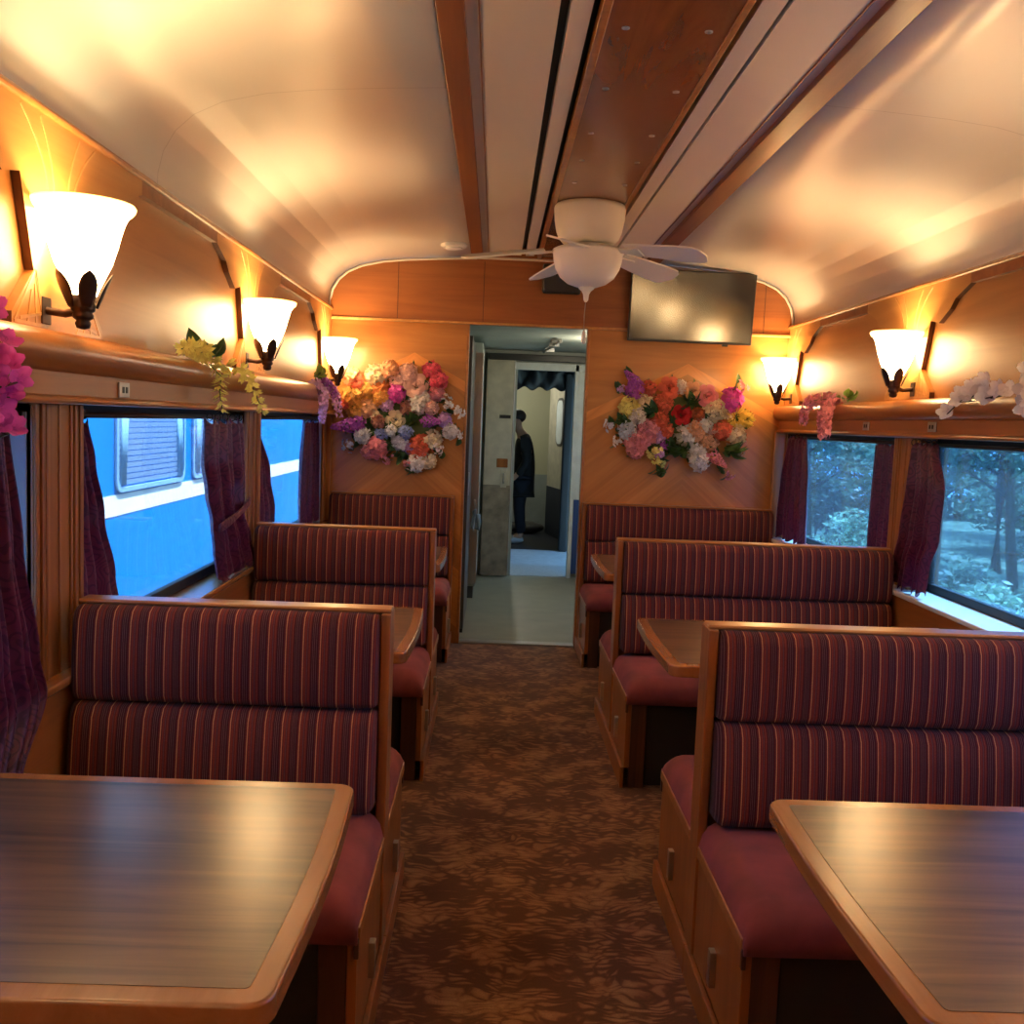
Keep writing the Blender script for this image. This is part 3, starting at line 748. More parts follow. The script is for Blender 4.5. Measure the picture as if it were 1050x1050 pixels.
# ------------------------------------------------------------------ television, speaker, detector, plates
tv = thing('television', 'flat black television mounted on the end wall right of the fan', 'television', (1.158, 5.955, 2.132))
tv.rotation_euler = (math.radians(6), 0, math.radians(.6))
w, h = .378, .214
MB().box(-w, w, -.012, .018, -h, h).build('casing', M['black'], tv, bevel=.005)
MB().box(-w+.008, w-.008, -.0135, -.011, -h+.016, h-.008).build('screen', M['screen'], tv)
MB().box(-.12,.12,.018,.066,-.1,.12).build('wall_bracket', M['black'], tv, bevel=.004)
MB().box(.20,.235,-.012,.0,-h-.012,-h).build('sensor', M['black'], tv, bevel=.002)
sp = thing('speaker', 'small black box speaker over the doorway behind the fan bowl', 'speaker', (.365, 5.955, 2.265))
sp.rotation_euler = (math.radians(12),0,0)
MB().box(-.115,.115,-.05,.05,-.085,.085).build('cabinet', M['black'], sp, bevel=.012)
MB().box(-.10,.10,-.056,-.048,-.07,.07).build('grille', M['rubber'], sp, bevel=.006)
o = MB().lathe([(.006,0),(.006,.004)], (0,0,0), 12).build('indicator', M['steel'], sp, loc=(-.07,-.054,.055)); o.rotation_euler = (PI/2,0,0)
MB().box(-.03,.03,.045,.085,-.03,.06).build('bracket', M['black'], sp)
sd = thing('smoke_detector', 'round white smoke detector on the left ceiling near the end wall', 'smoke detector', (-.27, 5.60, 2.382))
MB().lathe([(.072,.006),(.075,0),(.074,-.012),(.066,-.020),(.03,-.024)], n=32).build('base', M['white_fan'], sd)
MB().lathe([(.05,-.020),(.048,-.028),(.02,-.031)], n=28).build('sensor_cap', M['white_fan'], sd)
def small_plate(side, y, z, label):
    x = WL+.0505 if side == 'left' else WR-.0505; s = 1 if side == 'left' else -1
    t = thing('switch_plate', label, 'switch', (x, y, z), 'small plates on the window mouldings')
    MB().box(0, s*.006, -.035, .035, -.020, .020).build('plate', M['brass'], t, bevel=.002)
    for q in (-.012, .012): MB().box(s*.006, s*.0075, q-.006, q+.006, -.008, .008).build('socket', M['black'], t)
small_plate('left', 2.62, 1.443, 'small metal plate on the moulding above the big left window')
small_plate('right', 4.60, 1.447, 'small metal plate on the moulding above the far right window')
small_plate('right', 3.90, 1.447, 'small metal plate on the moulding above the near right window')

# ------------------------------------------------------------------ flowers
rnd = random.Random(11)
def frame(n):
    n = V(n).normalized(); u = n.cross(V((0,0,1)))
    if u.length < .1: u = n.cross(V((1,0,0)))
    u.normalize(); return n, u, n.cross(u)
def floret(b, p, n, r, k=5, cup=.35):
    """small flower of k separate cupped petals"""
    n, u, w = frame(n); p = V(p); a0 = rnd.uniform(0, 6.28)
    for i in range(k):
        a = a0+2*PI*i/k; d = u*math.cos(a)+w*math.sin(a); q = n.cross(d)
        L = r*rnd.uniform(.85,1.15); wd = L*.42
        b.add([p, p+d*L*.5+q*wd+n*L*cup*.5, p+d*L+n*L*cup*.75, p+d*L*.5-q*wd+n*L*cup*.5], [(0,1,2,3)], True)
def hyd(b, p, r, k=24, fr=.4, n=(0,-1,0.1), petals=4):
    n, u, w = frame(n); p = V(p)
    for i in range(k):
        t = (i+.5)/k; th = math.acos(1-1.0*t); a = i*2.399+rnd.uniform(-.3,.3)
        d = n*math.cos(th)+(u*math.cos(a)+w*math.sin(a))*math.sin(th)
        floret(b, p+d*r*rnd.uniform(.82,1.05), d+V((rnd.uniform(-.3,.3),0,rnd.uniform(-.3,.3))), r*fr*rnd.uniform(.85,1.2), petals)
def rose(b, p, r, n=(0,-1,.15)):
    n, u, w = frame(n); p = V(p)
    for ring, (k, r0, r1, H) in enumerate(((3,.08,.20,.82),(4,.16,.44,.76),(5,.26,.76,.60),(6,.36,1.06,.38))):
        for i in range(k):
            a0 = 2*PI*i/k+ring*.7+rnd.uniform(-.1,.1); sp = 2*PI/k*.60; hh = H*rnd.uniform(.92,1.08)
            def fn(uu, vv):
                e = abs(2*uu-1); a = a0+(uu-.5)*2*sp*(1-.35*vv**3)
                rad = r*(r0+(r1-r0)*vv**1.6*(1-.14*e*e)); d = u*math.cos(a)+w*math.sin(a)
                return p+d*rad+n*r*(hh*math.sin(1.75*vv)*(1-.12*e*e)-.15)
            b.grid(fn, 6, 5)
def spike(b, p, d, L, r, k=34, fr=.5, petals=4):
    d = V(d).normalized(); _, u, w = frame(d); p = V(p)
    for i in range(k):
        t = i/(k-1); a = i*2.399; rr = r*(1-t*.8)
        o = u*math.cos(a)+w*math.sin(a)
        floret(b, p+d*L*t+o*rr, o+d*.4, r*fr*(1.1-.5*t), petals)
def leaf(b, p, d, L, wd=.35):
    p = V(p); n, u, w = frame(d); q = u*math.cos(.5)+w*math.sin(.5)
    def fn(a, v):
        x = (a-.5)*2*wd*L*math.sin(PI*min(1,.06+.94*v))**.8*.5
        return p+n*L*v+q*x+n.cross(q)*(abs(x)*.5-L*.25*v*v)
    b.grid(fn, 4, 5)
def mum(b, p, r, n=(0,-1,.1), k=60):
    n, u, w = frame(n); p = V(p)
    for i in range(k):
        t = (i+.5)/k; th = math.acos(1-t*1.05); a = i*2.399
        d = n*math.cos(th)+(u*math.cos(a)+w*math.sin(a))*math.sin(th); q = d.cross(n if abs(d.dot(n)) < .95 else u).normalized()
        L = r*rnd.uniform(.85,1.1)
        b.add([p+d*L*.3, p+d*L*.75+q*L*.10, p+d*L, p+d*L*.75-q*L*.10], [(0,1,2,3)], True)

PX = .00606      # metres per photo pixel at the end wall
def bouquet(name, label, cu, cv, scale, ox, oy, items, x0, z0):
    t = thing(name, label, 'flowers', (x0, YE-.001, z0), 'artificial flower bouquets on the end wall')
    def pos(u, v, dep):
        du = (ox+u/scale)-cu; dv = (oy+v/scale)-cv
        return V(((du+.04*dv)*PX, -dep, -(dv-.04*du)*PX))
    # foam core and backing foliage
    b = MB()
    for (u, v, *_r) in items:
        for q in range(4):
            p = pos(u+rnd.uniform(-28,28), v+rnd.uniform(-28,28), .03+rnd.uniform(0,.02))
            c = pos(items[0][0], items[0][1], 0)
            leaf(b, p, (rnd.uniform(-1,1), -.6, rnd.uniform(-1,1)), rnd.uniform(.05,.085), .55)
    b.build('backing_leaves', M['leaf'], t, recalc=False)
    us = [i[0] for i in items]; vs = [i[1] for i in items]
    c = pos((min(us)+max(us))/2, (min(vs)+max(vs))/2, .02)
    core = MB().ball((c.x, -.022, c.z), 1, sx=(max(us)-min(us))/scale*PX*.33, sy=.018, sz=(max(vs)-min(vs))/scale*PX*.30, n=20, m=10).build('foam_base', M['stem'], t)
    for (u, v, typ, col, r) in items:
        rr = r/scale*PX*1.08; dep = .10+rnd.uniform(-.012,.02); p = pos(u, v, dep)
        b = MB(); out = V((p.x-c.x, -.32, p.z-c.z)); n = (out.x*.8, -.5, out.z*.8)
        mat = M['f_'+col] if typ != 'leaf' else M['leaf']
        if typ == 'hyd': hyd(b, p+V((0,rr*.5,0)), rr*1.0, 26, .52, n); nm = 'hydrangea'
        elif typ == 'rose': rose(b, p+V((0,rr*.3,0)), rr*1.05, (n[0]*.6,-.6,n[2]*.6)); nm = 'rose'
        elif typ == 'lil': spike(b, p-V((out.x,0,out.z)).normalized()*rr*.8, (out.x,-.25,out.z), rr*2.0, rr*.62, 44, .42); nm = 'lilac'
        elif typ == 'mum': mum(b, p+V((0,rr*.5,0)), rr, n, 80); nm = 'chrysanthemum'
        elif typ == 'spr':
            nm = 'blossom_spray'
            for i in range(16):
                d = V((out.x*1.6+rnd.uniform(-.5,.5), -.35+rnd.uniform(-.2,.2), out.z*1.6+rnd.uniform(-.5,.5))).normalized()
                q = p+d*rr*rnd.uniform(.2,1.25); floret(b, q, d, rr*.30, 5)
        else:
            nm = 'leaf_cluster'
            for i in range(9):
                d = V((out.x+rnd.uniform(-.4,.4), -.25, out.z+rnd.uniform(-.4,.4))); leaf(b, p+V((rnd.uniform(-.3,.3)*rr, .015, rnd.uniform(-.3,.3)*rr)), d, rr*rnd.uniform(1.0,1.6), .5)
        b.build(nm, mat, t, recalc=False)
    return t
LB = [(530,500,'rose','cream',62),(270,235,'rose','coral',45),(230,200,'hyd','peach',55),(400,195,'hyd','cream',70),(500,150,'hyd','peach',55),(560,215,'hyd','palepink',62),(620,170,'hyd','palepink',55),
 (680,265,'rose','palepink',78),(780,155,'hyd','hotpink',55),(830,230,'hyd','hotpink',58),(815,310,'hyd','pink',50),(230,340,'hyd','gold',62),(330,295,'hyd','gold',55),(420,275,'hyd','orange',55),(430,340,'hyd','gold',52),
 (250,420,'hyd','gold',62),(340,410,'hyd','peach',62),(545,315,'hyd','fuchsia',55),(640,335,'rose','palepink',50),(185,390,'hyd','coral',30),(470,390,'hyd','lilac',42),(615,410,'hyd','brownpink',52),(410,510,'hyd','brownpink',40),
 (690,390,'hyd','white',58),(735,340,'hyd','white',42),(780,415,'hyd','palepink',45),(870,380,'spr','white',58),(945,440,'spr','white',60),(170,540,'lil','purple',80),(270,520,'hyd','purple',48),(810,510,'lil','purple',66),
 (870,500,'hyd','lilac',44),(910,580,'hyd','white',48),(960,600,'spr','white',40),(225,660,'spr','iceblue',58),(300,610,'hyd','iceblue',50),(430,605,'hyd','blue',42),(500,575,'hyd','iceblue',36),(600,585,'hyd','blue',44),
 (560,650,'hyd','iceblue',56),(400,690,'hyd','rosepink',66),(345,720,'hyd','pink',45),(480,755,'spr','pink',45),(690,690,'hyd','coral',76),(620,690,'hyd','lilac',42),(790,635,'hyd','cream',55),(815,700,'spr','blush',44),(670,800,'hyd','white',55),
 (755,790,'hyd','cream',48),(605,795,'spr','pink',36),(140,390,'spr','cream',40),(390,470,'rose','cream',34),(350,565,'leaf','',55),(650,510,'leaf','',60),(545,560,'leaf','',50),(570,735,'leaf','',55),(640,845,'leaf','',40),(770,290,'leaf','',50),(480,660,'leaf','',50),(620,370,'leaf','',40)]
RB = [(490,415,'rose','red',52),(200,210,'lil','purple',48),(235,280,'hyd','purple',48),(165,285,'spr','lilac',32),(310,270,'hyd','coral',36),(418,268,'rose','coral',56),(478,262,'hyd','blush',34),(545,285,'rose','peach',46),(622,312,'rose','rosepink',56),
 (765,335,'hyd','fuchsia',58),(795,270,'spr','pink',46),(205,370,'hyd','lemon',52),(290,350,'hyd','cream',46),(245,420,'hyd','white',42),(385,355,'hyd','coral',48),(585,412,'hyd','rust',34),(670,390,'hyd','cream',58),(710,420,'spr','cream',42),
 (800,430,'mum','yellow',74),(850,440,'mum','yellow',52),(110,475,'spr','iceblue',44),(190,500,'hyd','iceblue',46),(150,560,'spr','white',40),(245,555,'hyd','pink',60),(310,500,'hyd','pink',56),(360,450,'hyd','coral',48),(400,495,'hyd','coral',40),
 (365,525,'hyd','lilac',38),(235,610,'hyd','pink',40),(400,580,'rose','purple',26),(340,615,'spr','lemon',52),(375,660,'spr','lemon',46),(365,630,'hyd','lilac',24),(520,525,'hyd','white',52),(570,505,'hyd','peach',46),(620,475,'hyd','white',48),
 (640,560,'hyd','peach',48),(710,500,'hyd','coral',46),(660,500,'hyd','palepink',36),(580,615,'hyd','white',46),(590,672,'hyd','white',48),(790,525,'hyd','cream',52),(690,670,'lil','rosepink',52),(735,730,'spr','pink',40),(800,610,'spr','cream',34),
 (330,400,'leaf','',55),(445,600,'leaf','',55),(530,350,'leaf','',55),(750,600,'leaf','',66),(440,470,'leaf','',46),(650,440,'leaf','',46),(180,450,'leaf','',46),(375,720,'leaf','',40),(500,600,'leaf','',50)]
# bouquet origins : pixel (405,430) and (700,437) on the end wall
bouquet('flower_bouquet', 'round bouquet with peach and purple flowers on the end wall, left of the doorway', 405, 430, 7.0, 330, 360, LB, -.612, 1.392)
bouquet('flower_bouquet', 'wide bouquet with a central red rose, on the end wall right of the doorway', 700, 437, 5.526, 610, 350, RB, 1.146, 1.413)

def garland(label, loc, group, build):
    t = thing('flower_garland', label, 'flowers', loc, group); build(t); return t
def wisteria(t, strands, col, fr, leafcol='leaf', spiky=True, leaves=8, lp=(0,0,.02)):
    b = MB()
    for i in range(leaves):
        leaf(b, V(lp)+V((rnd.uniform(-.01,.02), rnd.uniform(-.08,.08), rnd.uniform(0,.02))), (rnd.uniform(-.2,.6), rnd.uniform(-1,1), rnd.uniform(.0,.5)), rnd.uniform(.05,.085), .6)
    b.build('leaves', M[leafcol], t, recalc=False)
    for pts in strands:
        sg = 1 if t.location.x < 0 else -1
        pts = [V(p)+V((sg*(.0 if i == 0 else .030),0,.004 if i == 0 else 0)) for i, p in enumerate(pts)]
        s = MB().tube(pts, .002, 6).build('stem', M['stem'], t)
        b = MB(); n = 40
        for i in range(n):
            f = i/(n-1)*(len(pts)-1); j = min(int(f), len(pts)-2); p = pts[j].lerp(pts[j+1], f-j)
            d = (pts[j+1]-pts[j]).normalized(); _, u, w = frame(d); a = i*2.399
            o = u*math.cos(a)+w*math.sin(a); k = fr*(1.05-.45*i/n)
            if spiky:
                q = d.cross(o); L = k*1.25
                for e in (-.25, .25):
                    b.add([p+o*.002, p+o*L*.55+q*(k*.28+e*k*.6)+d*k*.3, p+o*L+d*k*.55+q*e*k, p+o*L*.55-q*(k*.28-e*k*.6)+d*k*.3], [(0,1,2,3)], True)
            else:
                floret(b, p+o*k*.7, o+d*.3, k*.9, 4)
        b.build('blossom_strand', M['f_'+col], t, recalc=False)
gg = 'flower garlands on the window shelves'
sx = -.975     # outer face of the left shelf is near x = -.955
t = garland('yellow wisteria garland draped over the left shelf', (-.985, 3.30, 1.562), gg, lambda t: wisteria(t, [
    [(.01,-.06,.01),(.03,-.18,.022),(.025,-.30,.028),(.03,-.40,.012)], [(.01,0,.0),(.035,.0,-.05),(.03,.0,-.10),(.035,.02,-.165)], [(.01,.05,.0),(.04,.22,-.015),(.04,.36,-.05),(.035,.50,-.11),(.035,.60,-.165)]], 'lemon', .032, 'leaf', True, 12, (.01,0,.012)))
def magnolia(t, centers, col, r=.034, side=True):
    b = MB()
    pts = [V(c) for c in centers]
    for i in range(len(pts)-1): b.tube([pts[i]+V((0,0,-.01)), (pts[i]+pts[i+1])/2+V((0,0,-.016)), pts[i+1]+V((0,0,-.01))], .0025, 6)
    b.build('twig', M['bronze'], t)
    for c in pts:
        b = MB(); n, u, w = frame(((-.7 if side else .7)+rnd.uniform(-.3,.3), -.5+rnd.uniform(-.5,.5), rnd.uniform(-.2,.7))); a0 = rnd.uniform(0,6)
        for i in range(5):
            a = a0+2*PI*i/5
            def fn(x, v):
                d = u*math.cos(a)+w*math.sin(a); q = n.cross(d)
                wd = r*.62*math.sin(PI*min(1,.12+.83*v))**.7
                return c+d*r*1.25*v+q*(x-.5)*2*wd+n*r*(.55*v*v+.25*abs(x-.5))
            b.grid(fn, 4, 4)
        b.build('blossom', M['f_'+col], t, recalc=False)
mrnd = random.Random(21)
garland('magenta orchid garland hanging at the far left edge of the photo', (-.98, 1.87, 1.562), gg, lambda t: magnolia(t,
    [(.045+mrnd.uniform(-.008,.012), -.06+.055*(q%3)+mrnd.uniform(-.014,.014)+(-.10 if q < 8 else -.02), .03-.0105*q+mrnd.uniform(-.006,.006)) for q in range(25)], 'fuchsia', .022, False))
garland('purple and white wisteria garland at the far end of the left shelf', (-.985, 5.36, 1.562), gg, lambda t: (wisteria(t, [
    [(.01,-.08,.0),(.035,-.10,-.06),(.035,-.12,-.13),(.03,-.12,-.20)], [(.01,.06,.03),(.04,.14,-.02),(.05,.24,-.09),(.05,.34,-.17)]], 'lilac', .030, 'leaf_light', False, 8, (.01,0,.04)),
    wisteria(t, [[(.02,.0,.03),(.04,.10,-.01),(.05,.20,-.07)]], 'purple', .026, 'leaf', False, 3)))
garland('pink wisteria garland hanging over the right shelf', (1.745, 5.02, 1.562), gg, lambda t: wisteria(t, [
    [(-.01,-.02,.01),(-.035,-.06,-.04),(-.04,-.08,-.10),(-.04,-.10,-.17)], [(-.01,-.02,.0),(-.045,-.05,-.05),(-.045,-.05,-.12),(-.045,-.06,-.18)], [(-.01,.06,.02),(-.03,.20,.015),(-.04,.27,-.03),(-.04,.29,-.11)]], 'rosepink', .034, 'leaf_light', False, 6, (-.01,-.12,.012)))
garland('white magnolia sprig lying on the right shelf', (1.725, 3.43, 1.555), gg, lambda t: magnolia(t, [
    (-.045,.20,-.055),(-.03,.12,.012),(-.035,.05,.03),(-.04,-.01,.035),(-.05,.02,-.005),(-.045,-.06,.03),(-.05,-.09,.0),(-.03,-.14,.02),(-.03,-.20,.012),(-.05,.10,-.01),(-.02,-.03,.055)], 'blush', .027))
garland('white blossom spray at the right edge of the photo', (1.72, 2.96, 1.575), gg, lambda t: magnolia(t, [
    (-.03,.12,.055),(-.04,.08,.02),(-.04,.12,-.01),(-.05,.06,-.035),(-.05,.09,-.06),(-.02,.03,.07),(-.04,.0,.03),(-.05,.0,-.03)], 'blush', .034))

# ------------------------------------------------------------------ vestibule and the next car
M['vest_floor'] = plain('vestibule_lino', (.30,.28,.20), .35, noise=.12, nscale=5)
M['grey_paint'] = plain('grey_paint', (.36,.40,.38), .45, noise=.1, nscale=6)
M['dark_grey'] = plain('dark_grey_panel', (.07,.068,.066), .4)
M['beige_paint'] = plain('beige_door_paint', (.50,.46,.36), .45, noise=.15, nscale=9)
M['scuffed'] = plain('scuffed_brown_paint', (.24,.20,.15), .5, noise=.35, nscale=12)
M['cream_paint'] = plain('cream_paint', (.62,.60,.40), .5)
M['frame_white'] = plain('frame_white_paint', (.70,.76,.78), .45, noise=.08, nscale=14)
M['navy'] = plain('blue_paint', (.02,.07,.26), .45)
M['dark_navy'] = plain('dark_navy_paint', (.012,.016,.035), .5)
M['threshold'] = plain('tread_plate', (.42,.45,.47), .4, .3, noise=.2, nscale=60, bump=.4)
struct(MB().box(-.62, 1.40, YE+.06, 8.85, -.06, -.001).build('floor', M['vest_floor']))
struct(MB().box(-.62, 1.40, YE+.06, 8.90, 2.04, 2.10).build('ceiling', M['grey_paint']))
struct(MB().box(-.66, -.62, YE+.06, 8.90, -.06, 2.1).build('wall_left', M['grey_paint']))
b = MB().box(1.40, 1.44, YE+.06, 6.7, -.06, 2.1).box(1.40,1.44,7.7,8.9,-.06,2.1).box(1.40,1.44,6.7,7.7,1.75,2.1).box(1.40,1.44,6.7,7.7,-.06,1.05)
struct(b.build('wall_right', M['grey_paint']))
b = MB().box(-.62, .185, 8.84, 8.90, 0, 2.04).box(.185,.70,8.84,8.90,1.88,2.04).box(.70,1.40,8.84,8.90,0,2.04)
struct(b.build('wall_back', M['grey_paint']))
b = MB().box(.70,.735,8.80,8.842,.0,1.93).box(.16,.82,8.80,8.842,1.87,1.935).box(.735,.86,8.815,8.842,.72,1.87)
struct(b.build('door_2', M['frame_white'], bevel=.004))
struct(MB().box(.735,.90,8.81,8.842,.04,.72).build('trim_38', M['navy'], bevel=.003))
struct(MB().box(-.08,.88,8.70,8.80,1.945,2.0).build('trim_39', M['black'], bevel=.004))
# sliding steel door leaf
t = thing('sliding_door', 'scuffed beige sliding steel door with brown lower half beyond the doorway', 'door', (.035, 8.77, .01))
MB().box(-.125,.125,-.02,.02,.82,1.94).build('upper_panel', M['beige_paint'], t, bevel=.004)
MB().box(-.125,.125,-.021,.021,0,.82).build('lower_panel', M['scuffed'], t, bevel=.004)
MB().box(.118,.128,-.024,.024,0,1.94).build('edge_strip', M['steel'], t, bevel=.002)
MB().box(.0,.10,-.026,-.018,1.42,1.45).build('vent_slot', M['black'], t, bevel=.002)
tag(MB().box(-.01,.09,-.03,-.018,.98,1.06).build('lock_plate', M['bench_wood'], t, bevel=.012, seg=3), 'brown lock plate')
hb = MB().box(.03,.085,-.026,-.02,.80,.96).build('handle_plate', M['beige_paint'], t, bevel=.003)
MB().tube([(.058,-.02,.93),(.058,-.045,.92),(.058,-.045,.85),(.058,-.02,.84)], .006, 8).build('handle', M['steel'], hb)
# steel locker and folded dark door at the left
t = thing('steel_locker', 'stainless steel locker cabinet left inside the vestibule', 'cabinet', (-.33, 8.05, 0))
MB().box(-.22,.215,-.45,.60,.10,2.0).build('body', M['grey_paint'], t, bevel=.004)
MB().box(.10,.222,-.458,-.45,.12,1.92).build('steel_strip', M['steel'], t, bevel=.002)
MB().box(-.20,.20,-.42,.58,0,.10).build('plinth', M['dark_grey'], t)
hh = MB().tube([(.19,-.455,.78),(.19,-.50,.78),(.19,-.50,.66),(.19,-.455,.66)], .008, 8).build('handle', M['steel'], t)
t = thing('folding_door', 'dark grey folded door leaf at the left side of the doorway', 'door', (-.185, 6.75, .01))
MB().box(-.022,.022,-.42,.45,.02,1.93).build('leaf', M['dark_grey'], t, bevel=.004)
MB().box(.02,.028,-.40,-.33,.9,1.05).build('handle_plate', M['steel'], t, bevel=.002)
MB().box(-.018,.018,-.40,.43,-.008,.02).build('bottom_seal', M['rubber'], t)
b = MB()
def cl(u, v):
    return (.02*math.sin(7*u+2*v)+.05*u, -.012*math.sin(9*u), -.16*v*(1-.2*u)+.02*math.sin(5*u))
t = thing('cleaning_cloth', 'blue grey striped cloth hanging from the locker handle', 'cloth', (-.155, 7.535, .70))
M['cloth'] = wood('cloth_stripes', (.05,.09,.16), (.45,.55,.62), 'z', 60, 2, .8, 0)
MB().grid(cl, 14, 10).build('cloth', M['cloth'], t, recalc=False, solid=.004)
t = thing('ceiling_pipe', 'thin metal conduit on the vestibule ceiling', 'pipe', (.42, 7.9, 2.02))
MB().tube([(-.02,.75,0),(.02,-.1,0),(.04,-.55,0)], .010, 8).build('pipe', M['brass'], t)
for y in (.5,-.1,-.45): MB().box(-.02,.06,y-.012,y+.012,-.014,.02).build('clip', M['steel'], t, bevel=.002)
# gangway
struct(MB().box(-.3, 1.2, 8.85, 9.55, -.05, .004).build('floor', M['threshold']))
M['gang'] = plain('gangway_grey', (.42,.45,.48), .5, noise=.12, nscale=12)
struct(MB().box(-.3, 1.2, 9.55, 10.72, -.05, .001).build('floor', M['gang']))
struct(MB().box(-.5, 1.9, 8.9, 10.72, 2.06, 2.12).build('ceiling', M['dark_grey']))  # unseen roof, added and widened to keep sun off the gangway floor
struct(MB().box(-.5, -.45, 8.9, 10.72, -.06, 2.06).build('wall_left', M['dark_grey']))  # unseen side, added with the roof to cut the daylight
t = thing('gangway_hood', 'black rubber gangway hood framing the far opening', 'gangway', (.44, 10.66, 0))
b = MB()
def hood(u, v):
    q = -.40+.80*u; return (q, -.03+.05*math.sin(23*u)*math.sin(3*v+1)+.03*v, 1.97-.20*v+.02*math.sin(31*u+4*v))
b.grid(hood, 40, 8); b.build('top_hood', M['rubber'], t, recalc=False, solid=.01)
for s, x in ((-1,-.42),(1,.30)):
    MB().box(x,x+.10,-.04,.05,0,1.95).build('side_post', M['rubber'], t, bevel=.02)
# next car
struct(MB().box(-.9, 1.5, 10.72, 13.0, -.06, .0).build('floor', M['dark_navy']))
struct(MB().box(-.9, 1.5, 10.72, 13.0, 2.05, 2.1).build('ceiling', M['grey_paint']))
struct(MB().box(-.9, 1.5, 12.95, 13.0, .72, 2.05).build('wall_back', M['cream_paint']))
struct(MB().box(-.9, 1.5, 12.94, 13.0, 0, .72).build('wall_back', M['grey_paint']))
struct(MB().box(-.94, -.9, 10.72, 13.0, 0, 2.05).build('wall_left', M['cream_paint']))
struct(MB().box(1.5, 1.54, 10.72, 13.0, 0, 2.05).build('wall_right', M['cream_paint']))
b = MB().box(-.9,.02,10.72,10.76,0,2.05).box(.75,1.5,10.72,10.76,0,2.05).box(.02,.75,10.72,10.76,1.93,2.05)
struct(b.build('wall_front', M['dark_navy']))
t = thing('oval_window_door', 'beige door with a tall oval window inside the next car', 'door', (.80, 11.75, 0), rz=math.radians(101))
def rrect(w, h, r, cz, n=8):
    return [(cx+r*math.cos(a0+PI/2*i/n), cz+cz2+r*math.sin(a0+PI/2*i/n)) for cx, cz2, a0 in ((w-r,h-r,0),(-w+r,h-r,PI/2),(-w+r,-h+r,PI),(w-r,-h+r,1.5*PI)) for i in range(n+1)]
MB().box(-.40,.55,-.02,.02,.62,1.90).build('upper_panel', M['beige_paint'], t, bevel=.003)
MB().box(-.40,.55,-.021,.021,.02,.62).build('lower_panel', M['dark_navy'], t, bevel=.003)
wf = MB().prism(rrect(.17,.29,.12,1.42), 'y', -.03, .03).build('window_frame', M['dark_grey'], t, bevel=.004)
MB().prism(rrect(.14,.26,.10,1.42), 'y', -.034, .034).build('window_pane', M['frame_white'], wf)
bg = MB().ball((0,0,.07), .16, sx=1.6, sy=.8, sz=.5, n=20, m=10)
tag(bg.build('sack', M['dark_grey'], loc=(.42, 12.35, .005)), 'dark lumpy sack on the floor behind the standing person', 'sack')

# ------------------------------------------------------------------ person
def skin(name, pts, edges, mat, parent=None, root=0, sub=2, loc=None):
    me = bpy.data.meshes.new(name); me.from_pydata([p[:3] for p in pts], edges, []); me.materials.append(mat)
    o = bpy.data.objects.new(name, me); COL.objects.link(o)
    if parent: o.parent = parent
    if loc: o.location = loc
    m = o.modifiers.new('skin', 'SKIN'); m.use_smooth_shade = True
    if not me.skin_vertices: me.attributes
    sv = me.skin_vertices[0].data if me.skin_vertices else None
    if sv is None:
        bm = bmesh.new(); bm.from_mesh(me); bm.verts.layers.skin.verify(); bm.to_mesh(me); bm.free(); sv = me.skin_vertices[0].data
    for i, p in enumerate(pts):
        r = p[3]; sv[i].radius = (r, r) if not isinstance(r, tuple) else r; sv[i].use_root = (i == root)
    m2 = o.modifiers.new('sub', 'SUBSURF'); m2.levels = sub; m2.render_levels = sub
    return o
M['skin'] = plain('skin', (.45,.25,.17), .5); M['hair'] = plain('hair', (.02,.014,.012), .6)
M['coat'] = plain('black_coat', (.004,.004,.005), .8); M['jeans'] = plain('dark_jeans', (.006,.008,.016), .85); M['shoe'] = plain('pale_shoe', (.45,.48,.52), .6)
P = [(.02,0,.80,.11),(.045,0,.98,.105),(.045,0,1.15,.115),(-.005,0,1.27,.055),(-.04,0,1.325,.048),(-.075,0,1.395,.082),(-.082,0,1.455,.072),(-.165,0,1.385,.016)]
Ed = [(0,1),(1,2),(2,3),(3,4),(4,5),(5,6),(5,7)]
for s in (-1, 1):
    o = len(P)
    P += [(.02,s*.085,.76,.085),(.0,s*.09,.44,.058),(.035,s*.09,.09,.038),(-.07,s*.095,.035,.03),(-.13,s*.095,.03,.022)]
    Ed += [(0,o),(o,o+1),(o+1,o+2),(o+2,o+3),(o+3,o+4)]
    a = len(P)
    P += [(.035,s*.165,1.19,.055),(.06,s*.205,.95,.042),(-.06,s*.19,.77,.028),(-.105,s*.185,.735,.026)]
    Ed += [(2,a),(a,a+1),(a+1,a+2),(a+2,a+3)]
    for k, (dy, L) in enumerate(((-.024,.060),(-.008,.072),(.008,.068),(.024,.052))):
        f = len(P); P += [(-.125,s*.185+dy,.722,.0095),(-.125-L*.5,s*.185+dy,.70,.009),(-.125-L*.7,s*.185+dy,.675,.008)]; Ed += [(a+3,f),(f,f+1),(f+1,f+2)]
    f = len(P); P += [(-.085,s*.185-s*.030,.735,.011),(-.11,s*.185-s*.048,.715,.009)]; Ed += [(a+2,f),(f,f+1)]
    e = len(P); P += [(-.06,s*.088,1.40,.016)]; Ed += [(5,e)]
pers = skin('person', P, Ed, M['skin'], loc=(.31, 11.35, 0))
tag(pers, 'person in a black coat and dark jeans standing sideways in the next car', 'person')
J = [(.02,0,.70,(.17,.15)),(.05,0,.97,(.15,.13)),(.05,0,1.14,(.16,.14)),(.0,0,1.25,(.085,.08)),(.045,.17,1.185,.07),(.07,.215,.95,.058),(-.04,.195,.79,.045),(.045,-.17,1.185,.07),(.07,-.215,.95,.058),(-.04,-.195,.79,.045),(.025,0,.56,(.18,.15))]
